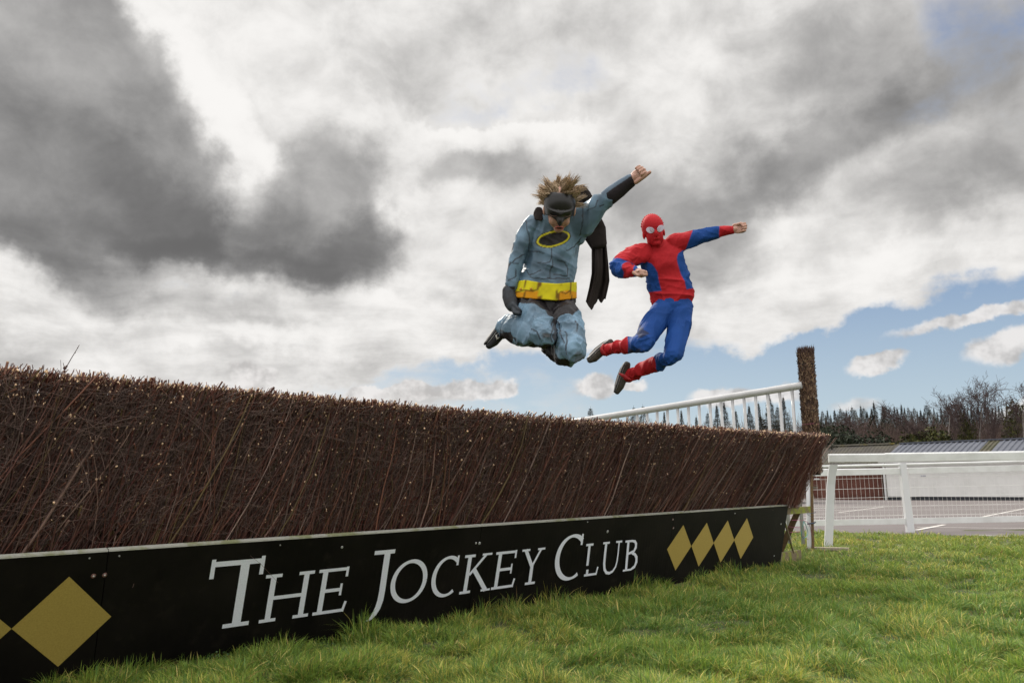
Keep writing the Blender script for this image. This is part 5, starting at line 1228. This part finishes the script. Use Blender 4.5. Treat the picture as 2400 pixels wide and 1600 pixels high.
        if mline is not None:
            def h_(bm): loftprim(bm, [(Qf(pts[i][0]+sole_off[0]*.62, pts[i][1]+sole_off[1]*.62, Yc[i]), widths[i][0]*k_*Yc[i]*.10, widths[i][1]*k_*Yc[i]*1.15) for i in range(L)], m=20)
            remeshed('sole_line', h_, .0025, 1, None, None, mline, sh_)
        return sh_
    u2 = .3060/F
    sh1 = shoe(Q, [(222, 1172), (190, 1210), (150, 1265), (105, 1325), (78, 1358)], [(34, 34), (44, 38), (50, 40), (44, 42), (26, 30)], [4.33, 4.34, 4.34, 4.33, 4.32], boy, M_shoe, M_sole, (-26, -17), None, M_solew)
    mb = MB(); mb.tube([Q(150, 1268, 4.28), Q(130, 1285, 4.275), Q(133, 1310, 4.28), Q(150, 1300, 4.285)], [.004, .0045, .0045, .003], 8); mb.build('side_stripe', mat('white shoe stripe', (.55, .53, .5), .6), sh1, True)
    def sockf(bm): capprim(bm, Q(185, 1230, 4.33), Q(235, 1250, 4.29), .035, .040)
    remeshed('sock', sockf, .004, 2, None, None, M_shoe, boy)
    shoe(Q, [(500, 1290, ), (470, 1270), (440, 1250), (420, 1240)], [(36, 36), (42, 40), (38, 40), (26, 30)], [4.42, 4.50, 4.56, 4.60], boy, M_shoe, M_sole, (-4, -20))

    # ------------------------------------------------ jumper in the red and blue costume
    S = XY(lambda x, y: (1350+x*.3060, 460+y*.3061))
    def R2(x, y, Y, a, b=None): return (S(x, y, Y), a*u2*Y, (b if b is not None else a)*u2*Y)
    def sxy(V):
        px, py = projpx(V); return (px-1350)/.3060, (py-460)/.3061
    man = empty('person', tuple(S(740, 800, 5.9)), 'masked jumper in a bright red and blue costume, one arm stretched out, knees bent', 'person')
    h2 = S(592, 262, 5.86); pt = math.radians(12); f2 = nrm(fw*math.cos(pt)-UP*math.sin(pt)); up2 = nrm(UP*math.cos(pt)+fw*math.sin(pt)); yaw = math.radians(4); x2 = -np.cross(up2, f2)
    rl = math.radians(-9); x2_ = x2*math.cos(rl)+up2*math.sin(rl); up2_ = up2*math.cos(rl)-x2*math.sin(rl); H2 = np.stack([x2_, f2, up2_], 1)
    def hl2(x, y, z): return h2+H2@np.array([x, y, z])
    headprims = [((0, -.01, .025), (.076, .095, .090)), ((0, .022, -.040), (.058, .062, .074)), ((0, .055, -.098), (.026, .024, .020)), ((0, .092, -.030), (.012, .016, .024)), ((.075, -.004, -.025), (.007, .016, .026)), ((-.075, -.004, -.025), (.007, .016, .026)), ((0, .074, -.064), (.022, .016, .012))]
    def manbody(bm):
        for c, rd in headprims: ellprim(bm, hl2(*[q*.97 for q in c]), H2, [q*.93 for q in rd])
        capprim(bm, hl2(0, -.02, -.05), S(630, 410, 5.92), .050, .055)
        loftprim(bm, [R2(645, 430, 5.92, 120, 70), R2(670, 520, 5.93, 130, 85), R2(710, 660, 5.94, 120, 80), R2(738, 780, 5.94, 115, 72)])
        loftprim(bm, [R2(520, 440, 5.9, 44), R2(400, 490, 5.82, 40), R2(318, 535, 5.75, 36)]); loftprim(bm, [R2(318, 540, 5.75, 34), R2(390, 568, 5.62, 36), R2(455, 578, 5.52, 27)])
        fl = nrm(np.array([.55, -.80, -.12])); kl = nrm(np.array([.80, .55, .0])); fist(bm, S(462, 580, 5.52), fl, kl, nrm(np.cross(kl, fl))*np.sign(np.cross(kl, fl)@-UP), .92, False, -1)
        loftprim(bm, [R2(780, 350, 5.9, 55), R2(890, 325, 5.88, 46), R2(1000, 298, 5.86, 40), R2(1100, 270, 5.84, 28), R2(1205, 258, 5.82, 22)])
        fist(bm, S(1200, 258, 5.82), S(1260, 248, 5.8)-S(1200, 258, 5.82), np.array([.0, -.15, -1.]), nrm(np.array([.1, -1, 0])), .95, False, -1)
        loftprim(bm, [R2(672, 850, 5.92, 60), R2(600, 985, 5.85, 54), R2(505, 1120, 5.74, 40)]); loftprim(bm, [R2(498, 1130, 5.74, 38), R2(370, 1148, 5.88, 34), R2(225, 1180, 6.05, 27)])
        loftprim(bm, [R2(800, 850, 5.92, 58), R2(775, 1050, 5.83, 50), R2(737, 1220, 5.76, 40)]); loftprim(bm, [R2(730, 1238, 5.76, 38), R2(600, 1282, 5.92, 32), R2(410, 1375, 6.1, 27)])
    remeshed('body', manbody, .0030, 2, None, None, M_skin, man)
    RD = np.array((.40, .012, .018)); BU = np.array((.009, .055, .235))
    def hoodf(bm):
        for c, rd in headprims: ellprim(bm, hl2(*c), H2, [q*1.05+.002 for q in rd])
        loftprim(bm, [(hl2(0, -.01, -.06), .060, .062), (S(625, 372, 5.90), .060, .060), (S(632, 392, 5.91), .075, .065)])
        for i in range(15):      # gathered seam along the crown
            a = math.radians(-78+156*i/14); ellprim(bm, hl2(.083*math.sin(a), -.012, .025+.097*math.cos(a)), H2, (.0055, .010, .0065))
    def plain(c0):
        def f(V, N): return c0*(.78+.44*fbm(V, 9, 3))[:, None]
        return f
    def pleats(V, N):     # gathers low on the hood
        x, y = sxy(V); return folds(.0035, 26, np.array([1, 0, .2]), .5)(V, N)*(.4+smooth1(y, 290, 370))
    hood = remeshed('hood', hoodf, .0036, 2, pleats, plain(RD), M_cloth2, man)
    for sx_ in (-1, 1):
        nb_ = 24; V = [hl2(sx_*.036, .105, .004)]
        def onhead(x, z): 
            y = .0997*math.sqrt(max(.02, 1-(x/.080)**2-((z-.025)/.0945)**2))-.01; return y
        V = []; 
        for rr_ in np.linspace(0, 1, 8):
            for i in range(nb_):
                a = 2*math.pi*i/nb_; x = sx_*.038+rr_*.028*math.cos(a); z = .0+rr_*.023*math.sin(a)+sx_*rr_*math.cos(a)*.006+sx_*0; V.append(hl2(x, max(onhead(x, z), .072)+.012, z))
        Fc = [(j*nb_+i, j*nb_+(i+1) % nb_, (j+1)*nb_+(i+1) % nb_, (j+1)*nb_+i) for j in range(7) for i in range(nb_)]
        o = link('eye_panel', pyd('eye_panel', V, Fc), M_lens, hood, True); md = o.modifiers.new('s', 'SOLIDIFY'); md.thickness = .0025; md.offset = 0
    def top_col(V, N):
        x, y = sxy(V); v = (.80+.4*fbm(V, 8, 3))[:, None]; c = np.tile(RD, (len(V), 1))
        # blue side panels with curved edges
        right = (x > 770+np.clip((y-440)/270, -.2, 1)*70-30*np.exp(-((y-470)/45)**2)*0) & (y > 415) & (y < 712) & (x > 760)
        rc = smooth1(x-(800+.16*(y-600)), -3, 3)*smooth1(y, 412+40*np.exp(-((x-840)/40)**2)*0, 420)*(1-smooth1(y, 706, 712))
        edge = 775+np.abs(y-480)**1.15*.05+(y-480)*.12; rc = smooth1(x-edge, -3, 3)*smooth1(y-(430-(x-775)*.25), -3, 3)*(1-smooth1(y-(712-(x-840)*.05), -3, 3))*(x < 930)
        edl = 628+(y-600)*.15; lc = smooth1(edl-x+(520-y).clip(0)*1.2, -3, 3)*smooth1(y-(505+np.maximum(0, 560-x)*.02), -3, 3)*(1-smooth1(y-(728-(x-570)*.05), -3, 3))*(x > 452)*(y > 500)
        rc = polymask(x, y, [(860, 400), (815, 415), (783, 438), (772, 470), (780, 520), (800, 580), (825, 650), (845, 712), (980, 697), (980, 400)])
        lc = polymask(x, y, [(440, 545), (470, 520), (500, 503), (540, 500), (580, 515), (605, 545), (625, 580), (632, 630), (640, 680), (652, 722), (600, 730), (440, 745)])
        bl_ = np.clip(np.maximum(rc, lc), 0, 1)
        # sleeves: blue middle, red shoulder and red cuff
        armR = smooth1(x-(868+(y-330)*-.35), -4, 4)*(1-smooth1(x, 1095, 1101))*(y < 430); bl_ = np.maximum(bl_, armR)
        # near forearm is red-cuffed; upper arm lower half and elbow are blue
        armL = ((x < 470) & (y > 400)); t_ = smooth1(y-(478+np.maximum(0, x-330)*.35), -4, 4); cuffm = smooth1(x, 362, 368)*smooth1(y-(520+0*x), -4, 4); aL = armL*t_*(1-cuffm); bl_ = np.maximum(bl_, aL)
        c = c*(1-bl_[:, None])+BU*bl_[:, None]
        seam = (1-smooth1(np.abs(x-(655+.38*(y-350))), 1.5, 3.5))*(N@(-_f) > 0)*(y > 360)*.0
        return c*v
    def mantop(bm):
        loftprim(bm, [R2(632, 385, 5.91, 85, 62), R2(645, 415, 5.92, 150, 75), R2(655, 460, 5.93, 172, 95), R2(672, 530, 5.93, 168, 104), R2(700, 620, 5.94, 166, 104), R2(722, 700, 5.94, 168, 106), R2(738, 765, 5.94, 168, 108), R2(744, 792, 5.94, 166, 107)], m=28)
        loftprim(bm, [R2(520, 430, 5.91, 72), R2(440, 462, 5.86, 74), R2(370, 500, 5.81, 66), R2(318, 538, 5.75, 60)])
        loftprim(bm, [R2(312, 545, 5.74, 60), R2(360, 562, 5.66, 54), R2(410, 572, 5.59, 48), R2(452, 577, 5.53, 38)])
        loftprim(bm, [R2(740, 375, 5.91, 85, 66), R2(820, 348, 5.89, 74, 62), R2(900, 322, 5.88, 66, 58), R2(1000, 296, 5.86, 56, 52), R2(1085, 275, 5.84, 47, 44), R2(1105, 268, 5.84, 42, 40), R2(1160, 262, 5.83, 36, 34), R2(1203, 258, 5.82, 32, 30)])
    def top_disp(V, N):
        x, y = sxy(V); f1 = folds(.026, 12, np.array([.7, 0, 1.]), .18)(V, N); f2 = folds(.024, 18, np.array([1, 0, -.2]), .15, 5.)(V, N); return f1*.8+f2*(.5+.8*smooth1(y, 560, 760)+.5*(x < 470))
    remeshed('top', mantop, .0055, 3, top_disp, top_col, M_cloth2, man)
    def trs_col(V, N):
        x, y = sxy(V); v = (.76+.44*fbm(V, 7, 3))[:, None]; c = np.tile(BU, (len(V), 1))
        r1 = (x < 400+(y-1140)*.05) & (y > 1050) & (y < 1262) & (x < 420); r2_ = (x < 610+(y-1270)*.15) & (y > 1200); m_ = (r1 | (r2_ & (x < 640))).astype(float)[:, None]; c = c*(1-m_)+RD*m_
        mud = (1-smooth1(np.hypot((x-500)/60, (y-1040)/90)+(fbm(V, 26, 3)-.5)*2.2, .35, .7))+(1-smooth1(np.hypot((x-470)/80, (y-1170)/40)+(fbm(V+3, 26, 3)-.5)*2.2, .35, .7)); mud = np.clip(mud, 0, 1)[:, None]*.75; return c*v*(1-mud)+np.array((.03, .027, .03))*mud
    def mantr(bm):
        loftprim(bm, [R2(740, 770, 5.94, 148, 94), R2(742, 850, 5.93, 160, 100)], m=26)
        loftprim(bm, [R2(672, 860, 5.92, 92, 88), R2(610, 960, 5.87, 92, 84), R2(550, 1060, 5.80, 80, 76), R2(505, 1125, 5.73, 66, 66)])
        loftprim(bm, [R2(495, 1135, 5.73, 62, 60), R2(430, 1140, 5.80, 56, 54), R2(395, 1142, 5.84, 52, 50), R2(300, 1158, 5.96, 44, 44), R2(215, 1180, 6.04, 40, 40)])
        loftprim(bm, [R2(808, 860, 5.92, 90, 88), R2(790, 980, 5.87, 86, 80), R2(766, 1110, 5.80, 76, 72), R2(738, 1222, 5.74, 66, 66)])
        loftprim(bm, [R2(730, 1236, 5.74, 60, 60), R2(660, 1262, 5.83, 54, 52), R2(615, 1280, 5.89, 52, 50), R2(520, 1318, 5.99, 47, 46), R2(440, 1358, 6.07, 44, 42), R2(395, 1385, 6.11, 46, 42)])
    def trs_disp(V, N):
        x, y = sxy(V); kn = np.exp(-(np.hypot(x-490, y-1130)/110)**2)+np.exp(-(np.hypot(x-700, y-1240)/110)**2)+.6*np.exp(-((y-860)/90)**2); w_ = .12+.88*smooth1(y, 815, 900); return w_*(folds(.028, 13, np.array([.3, 0, 1.]), .15, 2.)(V, N)+folds(.022, 20, np.array([1, 0, .3]), .2, 9.)(V, N)*kn)-.006*(1-smooth1(y, 800, 850))
    remeshed('trousers', mantr, .0052, 2, trs_disp, trs_col, M_cloth2, man)
    shoe(S, [(268, 1118), (225, 1150), (170, 1195), (130, 1235), (105, 1255)], [(30, 32), (42, 38), (44, 40), (40, 38), (24, 26)], [6.04, 6.05, 6.05, 6.04, 6.03], man, M_shoe2, M_sole, (-14, -14), None, M_solew)
    shoe(S, [(392, 1285), (372, 1330), (352, 1390), (330, 1455), (314, 1500)], [(28, 32), (38, 38), (42, 40), (38, 38), (20, 24)], [6.1, 6.11, 6.11, 6.1, 6.1], man, M_shoe2, M_sole, (-20, -4), None, M_solew)
    # stirrup straps of the leggings over the shoes
    for P in ([(210, 1130), (195, 1165), (215, 1200), (240, 1222)], [(330, 1355), (360, 1372), (400, 1400), (420, 1402)]):
        mb = MB(); mb.tube([S(x, y, 6.0-.01) for x, y in P], [.006, .012, .012, .006], 8); mb.build('stirrup', mat('red strap', (.36, .01, .015), .7), man, True)

# ================================================================ grass
def inside_fence(X, Y):
    s = X*D[0]+Y*D[1]; n = X*NV[0]+Y*NV[1]
    return (n < -4.235) & (s < 8.95)
if PART in ('all', 'grass'):
    r = np.random.default_rng(17); Vs, Fs, Cs = [], [], []; off = 0
    def blades(X, Y, Ln, Wd, lean, col, colt, seg=3):
        global off
        n = len(X); Z = terr(X, Y)-.004; p0 = np.stack([X, Y, Z], 1); a = r.random(n)*2*np.pi
        la = np.arctan2(vnoise(np.stack([X, Y, X*0], 1), 1.7)-.5, vnoise(np.stack([X+40, Y, X*0], 1), 1.7)-.5)+r.normal(0, 1.5, n)
        dirn = np.stack([np.cos(la), np.sin(la), 0*la], 1); w = np.stack([np.cos(a), np.sin(a), 0*a], 1)*Wd[:, None]/2
        tt = np.linspace(0, 1, seg+1); pts = []
        for t in tt:
            out = dirn*(Ln*lean*t**1.7)[:, None]; up = UP*(Ln*(t*(1-.32*lean*t))).reshape(-1, 1); pts.append(p0+out+up)
        rows = [];
        for i, t in enumerate(tt[:-1]): ww = w*(1-.15*t-.35*t*t); rows += [pts[i]-ww, pts[i]+ww]
        rows.append(pts[-1]); V = np.stack(rows, 1).reshape(-1, 3); k = 2*seg+1; b = np.arange(n)[:, None]*k
        F4 = [b+np.array([[2*i, 2*i+1, 2*i+3, 2*i+2]]) for i in range(seg-1)]; F4.append(b+np.array([[2*seg-2, 2*seg-1, 2*seg, 2*seg]]))
        # last is a triangle: store separately
        tri = b+np.array([[2*seg-2, 2*seg-1, 2*seg]])
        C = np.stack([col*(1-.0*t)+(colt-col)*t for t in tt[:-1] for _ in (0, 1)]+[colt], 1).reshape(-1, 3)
        return V, np.concatenate(F4[:-1]) if seg > 1 else None, tri, C
    def field(n, y0, y1, mult, Lm, Wm, xpad=.25):
        u = r.random(n*2); Y = 1/(1/y0+(1/y1-1/y0)*u)        # denser close to the camera
        xl = -(1200/F+xpad)*Y; xr = (1200/F+xpad)*Y; X = xl+(xr-xl)*r.random(n*2)
        s = X*D[0]+Y*D[1]; nn = X*NV[0]+Y*NV[1]; ok = ~inside_fence(X, Y) & (Y < edge_y(X)-.02+.1*vnoise(np.stack([X, Y, Y*0], 1), 5)); X, Y, s, nn = X[ok], Y[ok], s[ok], nn[ok]
        q = np.stack([X, Y, 0*X], 1); n = len(X)
        tuft = .6*fbm(q, 3.2, 3)+.4*fbm(q+5, 7.5, 2); fine = vnoise(q, 14.); patch = fbm(q+9, .9, 3)
        keep = r.random(n) < .16+1.2*smooth1(tuft*.6+fine*.4, .34, .60); X, Y, s, nn, q, tuft, patch, fine = [v[keep] for v in (X, Y, s, nn, q, tuft, patch, fine)]; n = len(X)
        near_b = np.exp(-np.maximum(0, nn+4.26)/.16)*(s < 9.0)*smooth1(vnoise(np.stack([s*1.9, s*0+3, s*0], 1), 1.), .38, .8)
        Ln = Lm*(.35+1.15*smooth1(tuft, .34, .68))*(.45+.95*r.random(n))*(1+1.8*near_b); Wd = Wm*(.55+.8*r.random(n)+1.0*(r.random(n) < .03))*np.maximum(1, Y/6.5)
        lean = np.clip(.85+r.normal(0, .45, n)-.5*near_b, .05, 1.7)
        g1 = np.array((.066, .118, .020)); g2 = np.array((.110, .165, .028)); g3 = np.array((.042, .094, .026)); yl = np.array((.21, .20, .045)); st = np.array((.36, .29, .11)); bw = np.array((.12, .075, .035))
        f = smooth1(patch, .35, .65)[:, None]; col = g1*(1-f)+g2*f; sel = r.random(n)
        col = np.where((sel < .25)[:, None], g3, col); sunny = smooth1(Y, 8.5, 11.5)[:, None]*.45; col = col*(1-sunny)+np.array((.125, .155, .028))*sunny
        yp = .12+.26*smooth1(fbm(q+31, 1.6, 3), .5, .72); col = np.where((sel > 1-yp)[:, None], yl, col); col = np.where((sel > .965)[:, None], st, col); col = np.where(((sel > .25) & (sel < .27))[:, None], bw, col)
        col = col*(.7+.6*r.random((n, 1))); tip = col*1.25+np.array((.022, .018, .0))
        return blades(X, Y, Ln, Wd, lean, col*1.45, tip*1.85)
    Vt, Qt, Tt, Ct = [], [], [], []; off = 0
    for a in [(290000, 3.1, 6.2, 1, .076, .0046), (220000, 6.2, 15.8, 1, .066, .0046)]:
        V, Q4, T3, C = field(*a); Vt.append(V); Qt.append(Q4+off); Tt.append(T3+off); Ct.append(C); off += len(V)
    V = np.concatenate(Vt); Q4 = np.concatenate(Qt); T3 = np.concatenate(Tt); C = np.concatenate(Ct)
    me = bpy.data.meshes.new('grass'); me.vertices.add(len(V)); me.vertices.foreach_set('co', V.astype(np.float32).ravel())
    li = np.concatenate([Q4.ravel(), T3.ravel()]).astype(np.int32); me.loops.add(len(li)); me.loops.foreach_set('vertex_index', li)
    ls = np.concatenate([np.arange(len(Q4))*4, len(Q4)*4+np.arange(len(T3))*3]).astype(np.int32); me.polygons.add(len(ls)); me.polygons.foreach_set('loop_start', ls)
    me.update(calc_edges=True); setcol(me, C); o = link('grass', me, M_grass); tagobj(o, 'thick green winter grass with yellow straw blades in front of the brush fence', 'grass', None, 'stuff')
    print('grass polys', len(ls))
    # small-leaved weeds at the foot of the board, left
    n = 2600; s = 1.35+1.5*r.random(n)**1.3; nn = -4.24+.16*r.random(n)**1.5; nn += .10*(s < 2.0); z = .005+.05*r.random(n)*vnoise(np.stack([s, nn, s*0], 1), 9.)*1.6
    ok = fbm(np.stack([s, nn, s*0], 1), 3.5, 2) > .42; s, nn, z = s[ok], nn[ok], z[ok]; n = len(s); c = s[:, None]*D+nn[:, None]*NV+z[:, None]*UP; a = r.random(n)*2*np.pi
    ax = np.stack([np.cos(a), np.sin(a), .3+.3*r.random(n)], 1); bx_ = np.stack([-np.sin(a), np.cos(a), r.normal(0, .2, n)], 1); sz = (.004+.005*r.random(n))[:, None]
    V = np.stack([c, c+ax*sz*.9+bx_*sz*.8, c+ax*sz*2, c+ax*sz*.9-bx_*sz*.8], 1).reshape(-1, 3); col = np.array([(.085, .15, .06), (.12, .19, .09), (.06, .11, .035)])[r.integers(0, 3, n)]
    o = link('weeds', mesh_np('weeds', V, np.arange(4*n).reshape(-1, 4), np.repeat(col, 4, 0)), M_grass); tagobj(o, 'low patch of small round leaved weeds at the foot of the black board', 'weeds', None, 'stuff')

if PART in ('all', 'grass'):
    for (px, py, lab) in [(2013, 1265, 'small orange fallen leaf on the turf behind the curved rail post'), (1962, 1259, 'pale curled fallen leaf on the turf beside the curved rail post')]:
        c = onz(px, py, .055); sz = .028; V = []
        for i in range(5):
            for j in range(3): V.append(c+np.array([(i-2)*sz*.5, (j-1)*sz*.42*(1-abs(i-2)*.42), .010*math.sin(i*1.3)+.006*(j-1)**2]))
        Fc = [(i*3+j, i*3+j+1, (i+1)*3+j+1, (i+1)*3+j) for i in range(4) for j in range(2)]
        o = link('fallen_leaf', pyd('fallen_leaf', V, Fc), mat('dead leaf', (.42, .13, .03) if 'orange' in lab else (.4, .36, .25), .7), None, True); o.modifiers.new('s', 'SOLIDIFY').thickness = .0015; tagobj(o, lab, 'leaf')
